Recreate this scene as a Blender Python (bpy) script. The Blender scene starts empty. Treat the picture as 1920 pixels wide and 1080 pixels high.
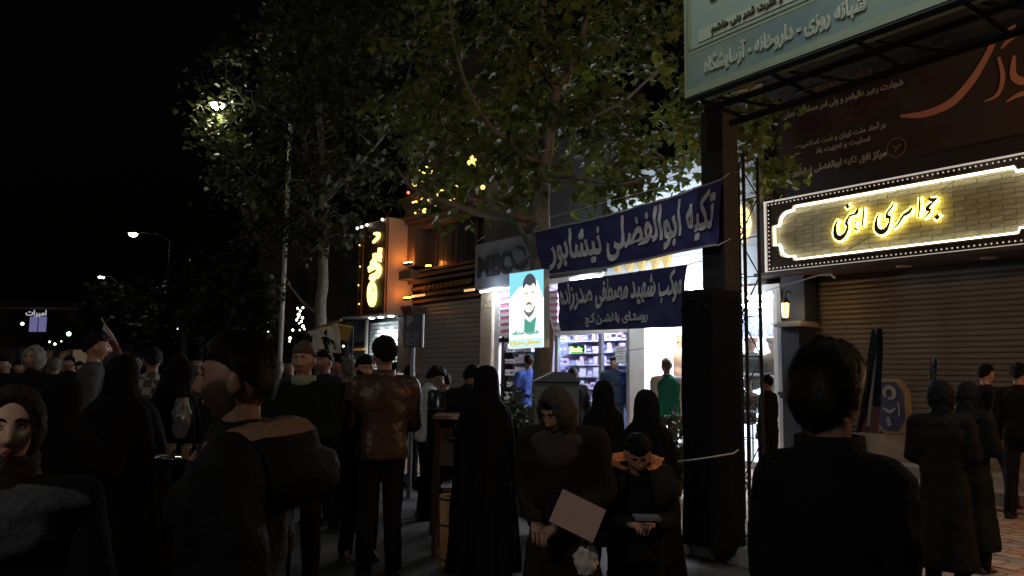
import bpy, bmesh, math, random, unicodedata
import numpy as np
from mathutils import Vector, Matrix, noise
R = math.radians
random.seed(7); rng = np.random.default_rng(7)
SC = bpy.context.scene
COL = SC.collection
# ------------------------------------------------------------------ camera
F = 1450.0; CAMZ = 1.52; PITCH = math.atan(160 / F); ROLL = R(0.8)
cam = bpy.data.objects.new('camera', bpy.data.cameras.new('camera')); COL.objects.link(cam); SC.camera = cam
cam.data.sensor_width = 36; cam.data.lens = F / 1920 * 36
cam.data.clip_start = 0.05; cam.data.clip_end = 600
CM = Matrix.Rotation(R(90) + PITCH, 4, 'X') @ Matrix.Rotation(ROLL, 4, 'Z')
CM.translation = (0, 0, CAMZ); cam.matrix_world = CM
R3 = CM.to_3x3()
# ------------------------------------------------------------------ world: a night sky with almost no light left
W_ = bpy.data.worlds.new('World'); SC.world = W_; W_.use_nodes = True
nt = W_.node_tree; bg = nt.nodes['Background']
sky = nt.nodes.new('ShaderNodeTexSky'); sky.sky_type = 'NISHITA'; sky.sun_disc = False
sky.sun_elevation = R(-4); sky.sun_rotation = R(200)
nt.links.new(sky.outputs[0], bg.inputs[0]); bg.inputs[1].default_value = 0.05
SC.view_settings.view_transform = 'Standard'; SC.view_settings.look = 'None'
SC.view_settings.exposure = 0; SC.view_settings.gamma = 1; SC.view_settings.use_curve_mapping = False
SC.cycles.use_denoising = True; SC.cycles.max_bounces = 5; SC.cycles.diffuse_bounces = 3
SC.cycles.transparent_max_bounces = 8; SC.cycles.sample_clamp_indirect = 4; SC.cycles.caustics_reflective = False; SC.cycles.caustics_refractive = False

def ray(px, py):
    d = R3 @ Vector(((px - 960) / F, -(py - 540) / F, -1)); return d
def P(px, py, Y):
    d = ray(px, py); return Vector((0, 0, CAMZ)) + d * (Y / d.y)
def G(px, Y, z=0.0):            # point of the ground under pixel column px at distance Y
    lo, hi = 0, 4000
    for _ in range(40):
        m = (lo + hi) / 2
        if P(px, m, Y).z > z: lo = m
        else: hi = m
    v = P(px, lo, Y); v.z = z; return v
def GV(px, py, Y, z=0.0): v = P(px, py, Y); v.z = z; return v     # ground point straight below a seen point
# ---- street front: frame (t along the row of shops, d out of it towards the street, h up)
A = math.atan(1110 / F)
FE = Vector((-math.sin(A), math.cos(A), 0)); FN = Vector((-math.cos(A), -math.sin(A), 0))
F0 = P(1660, 720, 10.2); F0.z = 0
PZ = 0.13                       # height of the pavement
def FP(t, d, h): return F0 + FE * t + FN * d + Vector((0, 0, h))
def fp(px, py, d=0.0):          # pixel -> (t,h) on the plane d out from the shops
    r = ray(px, py); o = Vector((0, 0, CAMZ)); p0 = F0 + FN * d
    k = (p0 - o).dot(FN) / r.dot(FN); q = o + r * k - p0
    return q.dot(FE), q.z
def ft(px, d=0.0, py=600): return fp(px, py, d)[0]
FROT = math.atan2(FE.y, FE.x)
# ------------------------------------------------------------------ object helpers
WM = {}
def wm(o): return WM.get(o.name, Matrix())
def link(o, parent=None):
    COL.objects.link(o)
    if parent: o.parent = parent; o.matrix_parent_inverse = wm(parent).inverted(); 
    WM[o.name] = o.matrix_basis.copy() if not parent else wm(parent) @ o.matrix_parent_inverse @ o.matrix_basis
    return o
def tag(o, label=None, cat=None, group=None, kind=None):
    if label: o['label'] = label
    if cat: o['category'] = cat
    if group: o['group'] = group
    if kind: o['kind'] = kind
    return o
def thing(name, label, cat, loc=(0, 0, 0), group=None):
    o = bpy.data.objects.new(name, None); o.empty_display_size = 0.1; o.location = loc
    return tag(link(o), label, cat, group)
def mesh_from(name, V, Fc, mats, mi=None, smooth=False):
    me = bpy.data.meshes.new(name); me.from_pydata([tuple(v) for v in V], [], Fc)
    for m in (mats if isinstance(mats, (list, tuple)) else [mats]): me.materials.append(m)
    if mi is not None: me.polygons.foreach_set('material_index', mi)
    if smooth: me.polygons.foreach_set('use_smooth', [True] * len(me.polygons))
    me.update(); return me
def place(name, me, parent=None):
    # origin goes to the middle of the foot of the mesh, so that every object sits where its geometry is
    n = len(me.vertices); co = np.empty(n * 3); me.vertices.foreach_get('co', co); co = co.reshape(-1, 3)
    c = np.array([(co[:, 0].min() + co[:, 0].max()) / 2, (co[:, 1].min() + co[:, 1].max()) / 2, co[:, 2].min()])
    me.vertices.foreach_set('co', (co - c).ravel()); me.update()
    o = bpy.data.objects.new(name, me); o.location = c; return link(o, parent)
class MB:
    def __init__(s): s.V = []; s.F = []; s.M = []; s.sm = False
    def add(s, V, Fc, m=0):
        b = len(s.V); s.V += [Vector(v) for v in V]; s.F += [tuple(i + b for i in f) for f in Fc]; s.M += [m] * len(Fc); return s
    def hexa(s, c, m=0):   # 8 corners: bottom 4 ccw, top 4
        return s.add(c, [(3, 2, 1, 0), (4, 5, 6, 7), (0, 1, 5, 4), (1, 2, 6, 5), (2, 3, 7, 6), (3, 0, 4, 7)], m)
    def box(s, a, b, m=0):
        x0, y0, z0 = a; x1, y1, z1 = b
        return s.hexa([(x0, y0, z0), (x1, y0, z0), (x1, y1, z0), (x0, y1, z0), (x0, y0, z1), (x1, y0, z1), (x1, y1, z1), (x0, y1, z1)], m)
    def fbox(s, t0, t1, d0, d1, h0, h1, m=0):
        t0, t1 = sorted((t0, t1)); d0, d1 = sorted((d0, d1)); h0, h1 = sorted((h0, h1))
        return s.hexa([FP(t0, d0, h0), FP(t0, d1, h0), FP(t1, d1, h0), FP(t1, d0, h0), FP(t0, d0, h1), FP(t0, d1, h1), FP(t1, d1, h1), FP(t1, d0, h1)], m)
    def tube(s, pts, rad, n=8, m=0, cap=True):
        pts = [Vector(p) for p in pts]
        if not hasattr(rad, '__len__'): rad = [rad] * len(pts)
        V = []; prev = None
        for i, p in enumerate(pts):
            t = (pts[min(i + 1, len(pts) - 1)] - pts[max(i - 1, 0)])
            if t.length < 1e-9: t = Vector((0, 0, 1))
            t.normalize()
            if prev is None: u = t.cross(Vector((0, 0, 1)) if abs(t.z) < .9 else Vector((1, 0, 0))).normalized()
            else:
                u = prev - t * prev.dot(t); u = u.normalized() if u.length > 1e-6 else t.orthogonal().normalized()
            prev = u; w = t.cross(u)
            for k in range(n):
                a = 2 * math.pi * k / n; V.append(p + (u * math.cos(a) + w * math.sin(a)) * rad[i])
        Fc = []
        for i in range(len(pts) - 1):
            for k in range(n):
                k2 = (k + 1) % n; Fc.append((i * n + k, i * n + k2, (i + 1) * n + k2, (i + 1) * n + k))
        if cap: Fc += [tuple(range(n))[::-1], tuple((len(pts) - 1) * n + k for k in range(n))]
        return s.add(V, Fc, m)
    def lathe(s, c, prof, n=20, m=0, sx=1, sy=1, rot=None):   # prof: (r,z) list
        c = Vector(c); V = []
        for r, z in prof:
            for k in range(n):
                a = 2 * math.pi * k / n; q = Vector((r * math.cos(a) * sx, r * math.sin(a) * sy, z))
                V.append(c + (rot @ q if rot else q))
        Fc = [(i * n + k, i * n + (k + 1) % n, (i + 1) * n + (k + 1) % n, (i + 1) * n + k) for i in range(len(prof) - 1) for k in range(n)]
        Fc += [tuple(range(n))[::-1], tuple((len(prof) - 1) * n + k for k in range(n))]
        return s.add(V, Fc, m)
    def ball(s, c, r, n=12, m=0, rz=None, rot=None):
        rx, ry, rr = (r if hasattr(r, '__len__') else (r, r, r))
        k = n // 2 + 1
        prof = [(math.sin(math.pi * (i + .02) / (k + .04)), -math.cos(math.pi * (i + .02) / (k + .04))) for i in range(k + 1)]
        c = Vector(c); V = []
        for pr, pz in prof:
            for j in range(n):
                a = 2 * math.pi * j / n; q = Vector((pr * math.cos(a) * rx, pr * math.sin(a) * ry, pz * rr)); V.append(c + (rot @ q if rot else q))
        Fc = [(i * n + j, i * n + (j + 1) % n, (i + 1) * n + (j + 1) % n, (i + 1) * n + j) for i in range(k) for j in range(n)]
        Fc += [tuple(range(n))[::-1], tuple(k * n + j for j in range(n))]
        return s.add(V, Fc, m)
    def prism(s, outline, mapf, z0, z1, m=0):   # outline 2D -> mapf(x,y,z)
        n = len(outline); V = [mapf(x, y, z0) for x, y in outline] + [mapf(x, y, z1) for x, y in outline]
        Fc = [tuple(range(n))[::-1], tuple(range(n, 2 * n))] + [(i, (i + 1) % n, n + (i + 1) % n, n + i) for i in range(n)]
        return s.add(V, Fc, m)
    def build(s, name, mat, parent=None, smooth=False):
        return place(name, mesh_from(name, s.V, s.F, mat, s.M, smooth or s.sm), parent)
def prism_parts(outlines): pass
# ------------------------------------------------------------------ materials
MATS = {}
def mat(name, col, rough=.7, metal=0, bump=0, bscale=40, var=0, vscale=3, emit=None, es=0, spec=.5, col2=None, alpha=1, trans=0, sheen=0, coord='Object'):
    if name in MATS: return MATS[name]
    m = bpy.data.materials.new(name); m.use_nodes = True; N = m.node_tree; b = N.nodes['Principled BSDF']; L = N.links
    b.inputs['Base Color'].default_value = (*col, 1); b.inputs['Roughness'].default_value = rough; b.inputs['Metallic'].default_value = metal
    b.inputs['Specular IOR Level'].default_value = spec
    tc = N.nodes.new('ShaderNodeTexCoord')
    if var or col2:
        n1 = N.nodes.new('ShaderNodeTexNoise'); n1.inputs['Scale'].default_value = vscale; n1.inputs['Detail'].default_value = 6; n1.inputs['Roughness'].default_value = .65
        L.new(tc.outputs[coord], n1.inputs['Vector'])
        rp = N.nodes.new('ShaderNodeValToRGB'); rp.color_ramp.elements[0].position = .32; rp.color_ramp.elements[1].position = .68
        c2 = col2 or tuple(min(1, c * (1 + var)) for c in col); c1 = col if col2 else tuple(c * (1 - var) for c in col)
        rp.color_ramp.elements[0].color = (*c1, 1); rp.color_ramp.elements[1].color = (*c2, 1)
        L.new(n1.outputs['Fac'], rp.inputs[0]); L.new(rp.outputs[0], b.inputs['Base Color'])
        mr = N.nodes.new('ShaderNodeMapRange'); mr.inputs[3].default_value = max(0, rough - .12); mr.inputs[4].default_value = min(1, rough + .12)
        L.new(n1.outputs['Fac'], mr.inputs[0]); L.new(mr.outputs[0], b.inputs['Roughness'])
    if bump:
        n2 = N.nodes.new('ShaderNodeTexNoise'); n2.inputs['Scale'].default_value = bscale; n2.inputs['Detail'].default_value = 5
        L.new(tc.outputs[coord], n2.inputs['Vector'])
        bp = N.nodes.new('ShaderNodeBump'); bp.inputs['Strength'].default_value = bump; bp.inputs['Distance'].default_value = .02
        L.new(n2.outputs['Fac'], bp.inputs['Height']); L.new(bp.outputs[0], b.inputs['Normal'])
    if emit: b.inputs['Emission Color'].default_value = (*emit, 1); b.inputs['Emission Strength'].default_value = es
    if trans: b.inputs['Transmission Weight'].default_value = trans
    if sheen: b.inputs['Sheen Weight'].default_value = sheen
    if alpha < 1: b.inputs['Alpha'].default_value = alpha
    MATS[name] = m; return m
def em(name, col, s): return mat(name, (0.8, 0.8, 0.8), emit=col, es=s)
def glass(name='glass', tint=(.85, .93, 1), refl=.12):
    if name in MATS: return MATS[name]
    m = bpy.data.materials.new(name); m.use_nodes = True; N = m.node_tree; N.nodes.clear()
    o = N.nodes.new('ShaderNodeOutputMaterial'); t = N.nodes.new('ShaderNodeBsdfTransparent'); g = N.nodes.new('ShaderNodeBsdfGlossy'); mx = N.nodes.new('ShaderNodeMixShader')
    mx.inputs[0].default_value = .06
    t.inputs[0].default_value = (*tint, 1); g.inputs['Roughness'].default_value = .03
    N.links.new(t.outputs[0], mx.inputs[1]); N.links.new(g.outputs[0], mx.inputs[2]); N.links.new(mx.outputs[0], o.inputs[0])
    MATS[name] = m; return m
asphalt = mat('asphalt', (.05, .05, .05), .75, bump=.5, bscale=60, var=.35, vscale=1.3)
paverM = [mat('paver_stone_%s' % n, c, .6, bump=.4, bscale=30, var=.3, vscale=6) for n, c in (('rose', (.36, .22, .16)), ('sand', (.40, .29, .20)), ('grey', (.28, .25, .21)), ('clay', (.38, .19, .12)))]
mortar = mat('mortar', (.12, .10, .085), .9, bump=.5, bscale=80)
kerbM = mat('kerb_concrete', (.25, .245, .23), .85, bump=.4, bscale=50, var=.25)
darkmetal = mat('dark_metal', (.015, .015, .016), .6, .1, bump=.1, bscale=60)
black = mat('black_paint', (.012, .012, .013), .6)
steel = mat('steel', (.35, .36, .38), .35, .9)
whitep = mat('white_paint', (.75, .77, .78), .5, var=.06, bump=.1)
creamp = mat('cream_stone', (.55, .47, .36), .6, var=.15, vscale=4, bump=.2)
wallgrey = mat('grey_render', (.08, .085, .10), .8, var=.2, vscale=2, bump=.3)
walldark = mat('dark_stone', (.038, .032, .032), .8, var=.3, vscale=2, bump=.4)
shutterG = mat('shutter_grey', (.26, .28, .31), .45, .3, bump=.1, bscale=20, var=.12, vscale=2)
shutterB = mat('shutter_beige', (.17, .16, .15), .5, .15, bump=.1, bscale=20, var=.15, vscale=2)
shutterW = mat('shutter_white', (.75, .8, .82), .45)
wood = mat('wood', (.20, .11, .055), .55, var=.35, vscale=9, bump=.2)
gold = mat('gold_letter', (.75, .5, .15), .3, .9)
bark = mat('plane_bark', (.10, .09, .07), .85, col2=(.22, .205, .165), vscale=7, bump=.8, bscale=14)
barkdark = mat('tree_bark', (.10, .085, .065), .9, col2=(.17, .15, .12), vscale=9, bump=.8, bscale=20)
ledW = em('led_white', (1, .93, .78), 9); ledWarm = em('led_warm', (1, .82, .22), 9); ledCool = em('led_cool', (.82, .92, 1), 14)
tubeL = em('tube_light', (.9, .95, 1), 22); goldL = em('gold_glow', (1, .62, .12), 2.6); bulbM = em('frame_bulb', (1, .9, .75), .45)
orangeL = em('orange_lamp', (1, .36, .05), 40); redL = em('red_bulb', (1, .08, .05), 4); dotL = em('far_light', (1, .95, .8), 7)
GL = glass()
# ------------------------------------------------------------------ temp scene for evaluating modifiers and text
TS = bpy.data.scenes.new('workbench')
def evald(o):
    TS.collection.objects.link(o); TS.view_layers[0].update(); dg = TS.view_layers[0].depsgraph
    me = bpy.data.meshes.new_from_object(o.evaluated_get(dg), depsgraph=dg)
    n = len(me.vertices); co = np.empty(n * 3); me.vertices.foreach_get('co', co); fs = [tuple(p.vertices) for p in me.polygons]
    TS.collection.objects.unlink(o); d = o.data; bpy.data.objects.remove(o)
    if isinstance(d, bpy.types.Mesh): bpy.data.meshes.remove(d)
    else: bpy.data.curves.remove(d)
    bpy.data.meshes.remove(me)
    return co.reshape(-1, 3), fs
FORM = {}
for cp in list(range(0xFB50, 0xFDFF)) + list(range(0xFE70, 0xFEFD)):
    dd = unicodedata.decomposition(chr(cp)).split()
    if len(dd) == 2 and dd[0] in ('<isolated>', '<final>', '<initial>', '<medial>'):
        FORM.setdefault(chr(int(dd[1], 16)), {}).setdefault(dd[0][1], chr(cp))
def shape(s):
    out = []; i = 0; s = s.replace('لا', '\uE000').replace('لآ', '\uE001')
    FORM['\uE000'] = {'i': '\uFEFB', 'f': '\uFEFC'}; FORM['\uE001'] = {'i': '\uFEF5', 'f': '\uFEF6'}
    def dual(c): return c in FORM and 'm' in FORM[c]
    def fk(c): return FORM[c]
    for i, c in enumerate(s):
        if c == 'ـ' or c not in FORM: out.append(c); continue
        pj = i > 0 and (s[i - 1] == 'ـ' or dual(s[i - 1])); nj = i + 1 < len(s) and (s[i + 1] == 'ـ' or s[i + 1] in FORM) and dual(c)
        t = FORM[c]
        key = 'medial' if pj and nj else 'final' if pj else 'initial' if nj else 'isolated'
        tt = TABLE[c] if c in TABLE else {'isolated': t.get('i'), 'final': t.get('f')}
        out.append(tt.get(key) or tt.get('final' if pj else 'isolated') or c)
    return ''.join(out[::-1])
TABLE = {}
for cp in list(range(0xFB50, 0xFDFF)) + list(range(0xFE70, 0xFEFD)):
    dd = unicodedata.decomposition(chr(cp)).split()
    if len(dd) == 2 and dd[0][1:-1] in ('isolated', 'final', 'initial', 'medial'):
        TABLE.setdefault(chr(int(dd[1], 16)), {}).setdefault(dd[0][1:-1], chr(cp))
for c in TABLE: FORM[c] = {k[0]: v for k, v in TABLE[c].items()}
def text2d(s, w, h, bold=.02, shear=0, ar=True, ext=.01):
    """filled letters plus a thin band along every outline, which gives the weight of painted letters"""
    body = shape(s) if ar else s
    def curve(fill, e):
        cu = bpy.data.curves.new('t', 'FONT'); cu.body = body; cu.extrude = e; cu.shear = shear; cu.resolution_u = 3; cu.offset = .014; cu.fill_mode = fill; return bpy.data.objects.new('t', cu)
    V, Fc = evald(curve('BOTH', ext))
    if len(V) == 0: return V, Fc
    par = list(range(len(V)))
    def find(a):
        while par[a] != a: par[a] = par[par[a]]; a = par[a]
        return a
    for f in Fc:
        r = find(f[0])
        for a in f[1:]: par[find(a)] = r
    ids = {}
    for a in range(len(V)): V[a, 2] += .0045 * ((ids.setdefault(find(a), len(ids)) * .6180339) % 1)
    if bold > 0:
        o = curve('NONE', 0) if False else curve('BOTH', 0)
        TS.collection.objects.link(o); TS.view_layers[0].update(); dg = TS.view_layers[0].depsgraph; me = bpy.data.meshes.new_from_object(o.evaluated_get(dg), depsgraph=dg)
        co = np.empty(len(me.vertices) * 3); me.vertices.foreach_get('co', co); co = co.reshape(-1, 3); cnt = {}
        for p in me.polygons:
            for k in p.edge_keys: cnt[k] = cnt.get(k, 0) + 1
        ed = [k for k, c in cnt.items() if c == 1]; TS.collection.objects.unlink(o); d = o.data; bpy.data.objects.remove(o); bpy.data.curves.remove(d); bpy.data.meshes.remove(me)
        nv = []; nf = []; b = len(V)
        for q, (i0, i1) in enumerate(ed):
            a, c = co[i0], co[i1]; dx, dy = c[0] - a[0], c[1] - a[1]; l = math.hypot(dx, dy) or 1e-6; ux, uy = dx / l * bold * .6, dy / l * bold * .6; px, py = -dy / l * bold, dx / l * bold; z = ext + .005 + .006 * ((q * .6180339) % 1)
            nv += [(a[0] - ux + px, a[1] - uy + py, z), (a[0] - ux - px, a[1] - uy - py, z), (c[0] + ux - px, c[1] + uy - py, z), (c[0] + ux + px, c[1] + uy + py, z)]; k = b + 4 * q; nf.append((k, k + 1, k + 2, k + 3))
        V = np.vstack([V, np.array(nv)]); Fc = Fc + nf
    mn, mx = V.min(0), V.max(0); V = V - (mn + mx) / 2 * np.array([1, 1, 0]); V[:, 0] *= w / (mx[0] - mn[0]); V[:, 1] *= h / (mx[1] - mn[1])
    return V, Fc
def densify(V, Fc, L, it=4):
    bm = bmesh.new(); vs = [bm.verts.new(tuple(v)) for v in V]
    for f in Fc:
        try: bm.faces.new([vs[i] for i in f])
        except ValueError: pass
    for _ in range(it):
        e = [x for x in bm.edges if (x.verts[0].co - x.verts[1].co).length > L]
        if not e: break
        bmesh.ops.subdivide_edges(bm, edges=e, cuts=1); bmesh.ops.triangulate(bm, faces=[f for f in bm.faces if len(f.verts) > 4])
    bm.verts.index_update(); V2 = [v.co.copy() for v in bm.verts]; F2 = [tuple(v.index for v in f.verts) for f in bm.faces]; bm.free(); return V2, F2
def text_on(s, name, mt, parent, mapf, w, h, **k):
    V, Fc = text2d(s, w, h, **k)
    me = mesh_from(name, [mapf(*v) for v in V], Fc, mt); return place(name, me, parent)
def stroke(mb, pts, wid, mapf, z0, z1, m=0, nib=None):
    # calligraphic stroke: smooth polyline with width per point, flat prism segments
    P2 = []; n = len(pts)
    for i in range(n - 1):
        p0, p1, p2, p3 = pts[max(i - 1, 0)], pts[i], pts[i + 1], pts[min(i + 2, n - 1)]
        for q in range(5):
            t = q / 5; f = lambda a, b, c, d: .5 * (2 * b + (c - a) * t + (2 * a - 5 * b + 4 * c - d) * t * t + (3 * b - a - 3 * c + d) * t ** 3)
            P2.append((f(p0[0], p1[0], p2[0], p3[0]), f(p0[1], p1[1], p2[1], p3[1]), wid[i] * (1 - t) + wid[i + 1] * t))
    P2.append((*pts[-1], wid[-1])); Lf = []; Rt = []
    for i, (x, y, w) in enumerate(P2):
        a = P2[max(i - 1, 0)]; b = P2[min(i + 1, len(P2) - 1)]; dx, dy = b[0] - a[0], b[1] - a[1]; l = math.hypot(dx, dy) or 1
        Lf.append((x - dy / l * w / 2, y + dx / l * w / 2)); Rt.append((x + dy / l * w / 2, y - dx / l * w / 2))
    V = [mapf(x, y, z) for z in (z0, z1) for x, y in Lf + Rt]; k = len(P2); Fc = []
    for i in range(k - 1):
        a, b, c, d = i, i + 1, k + i + 1, k + i
        Fc += [(a, b, c, d), (2 * k + d, 2 * k + c, 2 * k + b, 2 * k + a), (a, 2 * k + a, 2 * k + b, b), (c, 2 * k + c, 2 * k + d, d)]
    Fc += [(0, k, 3 * k, 2 * k), (k - 1, 3 * k - 1, 4 * k - 1, 2 * k - 1)]
    mb.add(V, Fc, m)
def fmap(t0, h0, d0): return lambda x, y, z: FP(t0 - x, d0 + z, h0 + y)   # x runs to the viewer's right
def light(name, kind, loc, energy, col, parent=None, size=.1, **k):
    l = bpy.data.lights.new(name, kind); l.energy = energy; l.color = col
    if kind == 'AREA': l.size = size
    else: l.shadow_soft_size = size
    for a, v in k.items(): setattr(l, a, v)
    o = bpy.data.objects.new(name, l); o.location = loc; link(o, parent); return o
def aim(o, target):
    d = (Vector(target) - Vector(o.location)).normalized(); o.rotation_euler = d.to_track_quat('-Z', 'Y').to_euler()
# ================================================================== GROUND
mb = MB(); mb.add([(-80, -30, 0), (60, -30, 0), (60, 160, 0), (-80, 160, 0)], [(0, 1, 2, 3)])
road = tag(mb.build('road', asphalt), kind='structure')
# pavement slab in front of the shops: kerb line passes the foot of the hoarding mast
KD = (G(1330, 6.7) - F0).dot(FN)          # distance of the kerb from the shop fronts
T0, T1 = -9.0, 34.0
mb = MB(); mb.fbox(T0, T1, -4.2, KD - .14, -.05, PZ)
pave = tag(mb.build('pavement', mortar), kind='structure')
kst = None
for i in range(46):
    t = T0 + i * .93
    if i == 0:
        mb = MB(); mb.fbox(t, t + .915, KD - .135, KD, -.05, PZ + .012); kst = mb.build('kerb_stone', kerbM, pave); k0 = kst
    else:
        o = kst.copy(); o.location = kst.location + FE * (.93 * i); COL.objects.link(o); WM[o.name] = Matrix.Translation(o.location)
# pavers
cands = []
pw, ph = .30, .15
nd = int((KD - .14) / ph)
for j in range(nd + 6):
    d = KD - .15 - ph * (j + .5)
    if d < .1: break
    for i in range(90):
        t = -5 + pw * (i + (.5 if j % 2 else 0)); c = FP(t, d, PZ)
        if c.y < 1: continue
        v = R3.transposed() @ (c - Vector((0, 0, CAMZ))); px, py = 960 + F * v.x / -v.z, 540 - F * v.y / -v.z
        if -50 < px < 2050 and py < 1180: cands.append((px < 1400, c.length, t, d))
cands.sort()
pm = []
for k in range(4):
    mb = MB(); a, b = pw / 2 - .005, ph / 2 - .005
    bv = .006; q = lambda x, y, z: FE * x + FN * y + Vector((0, 0, z))
    mb.hexa([q(-a, -b, 0), q(-a, b, 0), q(a, b, 0), q(a, -b, 0), q(-a + bv, -b + bv, .022), q(-a + bv, b - bv, .022), q(a - bv, b - bv, .022), q(a - bv, -b + bv, .022)])
    pm.append(mesh_from('paver', mb.V, mb.F, paverM[k]))
rest = MB()
for n, (_, _, t, d) in enumerate(cands):
    k = random.choice((0, 0, 1, 1, 2, 3)); c = FP(t, d, PZ - .012 + random.uniform(0, .006)); rz = random.uniform(-.012, .012)
    if n < 298:
        o = bpy.data.objects.new('paver', pm[k]); o.location = c; o.rotation_euler.z = rz; link(o, pave)
    elif d > .1 and n < 6000:
        me = pm[0]; rest.add([c + v.co for v in me.vertices], [tuple(p.vertices) for p in me.polygons], k)
ro = rest.build('paving_beyond', paverM, pave); tag(ro, kind='stuff')
# ================================================================== SHOP FRONTS
def shell(name, label, ta, tb, h, mt, depth=4, d0=0, extra=None, cat='building'):
    mb = MB(); th = thing(name, label, cat, FP((ta + tb) / 2, -depth / 2, PZ)); return th
def roller(th, ta, tb, h0, h1, d, pitch, mt, name='slat', frame=True):
    n = int((h1 - h0) / pitch); mb = MB()
    c = FP((ta + tb) / 2, d, 0); hw = abs(tb - ta) / 2
    prof = [(0, 0), (.012, .1), (.018, .35), (.018, .65), (.010, .86), (0, .95)]
    V = [FE * s * hw + FN * (a) + Vector((0, 0, b * pitch)) for s in (-1, 1) for a, b in prof] + [FE * s * hw + FN * -.01 + Vector((0, 0, b * pitch)) for s in (-1, 1) for a, b in (prof[0], prof[-1])]
    k = len(prof); Fc = [(i, i + 1, k + i + 1, k + i) for i in range(k - 1)] + [(2 * k, 2 * k + 2, 2 * k + 3, 2 * k + 1)]
    Fc += [tuple(range(k)) , tuple(range(2 * k - 1, k - 1, -1))]
    me = mesh_from(name, V, Fc, mt)
    for i in range(n):
        o = bpy.data.objects.new(name, me); o.location = c + Vector((0, 0, h0 + pitch * i)) + FN * random.uniform(-.0025, .0025); link(o, th)
    mb = MB(); mb.fbox(ta, tb, d - .06, d - .012, h0, h1 + .02); mb.build('shutter_back', black, th)
    for t in (ta, tb):
        mb = MB(); mb.fbox(t - .03, t + .03, d - .03, d + .05, h0, h1); mb.build('guide_rail', darkmetal, th)
# ---------- A: jewellery shop (right)
tL, tR = ft(1432, .0, 450), -4.6
_, hSB = fp(1432, 512, .25); _, hST = fp(1432, 378, .25)
tJ = fp(1432, 450, .25)[0]
th = shell('jewellery_shop', 'shop with closed beige roller shutter below the glowing gold script sign', tL, tR, 6, walldark)
mb = MB(); mb.fbox(tL - .02, tR, -3, -.02, hST + .0, 8.2); mb.build('upper_wall', walldark, th)
mb = MB(); mb.fbox(tL - .02, tR, -.75, -.02, hSB + .004, hST - .002); mb.build('lintel', walldark, th)
hSo = hSB - .05
mb = MB(); mb.fbox(tL - .02, tR, -.78, .30, hSo, hSB); mb.build('soffit', mat('soffit_board', (.06, .05, .045), .5, var=.2), th)
for px in (1685, 1845):
    t = fp(px, 495, .02)[0]
    mb = MB(); mb.lathe(FP(t, -.12, hSo - .014), [(.03, 0), (.085, 0), (.095, .013)], 20); mb.build('downlight', mat('lamp_ring', (.5, .45, .4), .4), th)
dS = -.45
tp0, tp1 = ft(1470, 0), ft(1507, 0)
_, hbot = fp(1650, 812, dS)
roller(th, ft(1512, dS), tR + .2, hbot, hSo - .03, dS, .072, shutterB)
mb = MB(); mb.fbox(tL, tR, dS - .1, dS + .09, PZ + .001, hbot - .005); mb.build('plinth', mat('step_stone', (.33, .30, .27), .6, var=.2, bump=.2), th)
mb = MB(); mb.fbox(tp1 - .0, tR, dS + .095, .18, PZ + .001, PZ + .30); mb.build('step', mat('step_stone', (.3, .27, .25)), th)
mb = MB(); mb.fbox(tp1 - .0, tR, .183, .5, PZ + .001, PZ + .15); mb.build('step', mat('step_stone', (.3, .27, .25)), th)
# pillar with capital
pil = mat('navy_stone', (.016, .024, .042), .6, var=.3, vscale=3)
mb = MB(); w0, w1 = tp0, tp1; _, hc = fp(1487, 612, .12)
mb.fbox(w0 - .02, w1 + .02, -.3, .10, PZ, hc); mb.fbox(w0 + .03, w1 - .03, -.3, .02, hc + .08, hSo); mb.build('pillar', pil, th)
mb = MB(); mb.fbox(w0 + .06, w1 - .06, -.3, .17, hc, hc + .045); mb.fbox(w0 + .03, w1 - .03, -.3, .13, hc + .048, hc + .078); mb.build('capital', mat('trim_stone', (.2, .2, .21), .5), th)
_, hm = fp(1487, 742, .12)
mb = MB(); mb.fbox(w0 + .04, w1 - .04, -.3, .14, hm, hm + .05); mb.fbox(w0 + .02, w1 - .02, -.3, .125, hm - .04, hm - .003); mb.build('pillar_band', pil, th)
# wall lantern
tlan = ft(1474, .22, 580); _, hl = fp(1474, 600, .22)
wl = thing('wall_lantern', 'lit warm wall lantern on the dark pillar beside the clothing shop', 'lantern', FP(tlan, .1, hl))
c = FP(tlan, .24, hl)
mb = MB(); mb.lathe(c, [(.035, .03), (.05, .05), (.06, .24)], 6); mb.build('lantern_glass', em('lantern_glow', (1, .62, .22), 5), wl)
mb = MB(); mb.lathe(c, [(.02, 0), (.055, .012), (.055, .028)], 6); mb.lathe(c, [(.085, .243), (.07, .27), (.02, .32), (.012, .38)], 6)
for k in range(6):
    a = k * math.pi / 3; mb.tube([c + Vector((.052 * math.cos(a), .052 * math.sin(a), .03)), c + Vector((.064 * math.cos(a), .064 * math.sin(a), .243))], .006, 4)
mb.build('lantern_frame', black, wl)
mb = MB(); mb.tube([c + Vector((0, 0, .37)), c + Vector((0, 0, .42)) - FN * .06, c + Vector((0, 0, .4)) - FN * .17], .012, 6); mb.build('bracket', black, wl)
light('lantern_light', 'POINT', c - FE * .26 + FN * .0 + Vector((0, 0, .14)), 3, (1, .55, .18), wl, .04)
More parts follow.
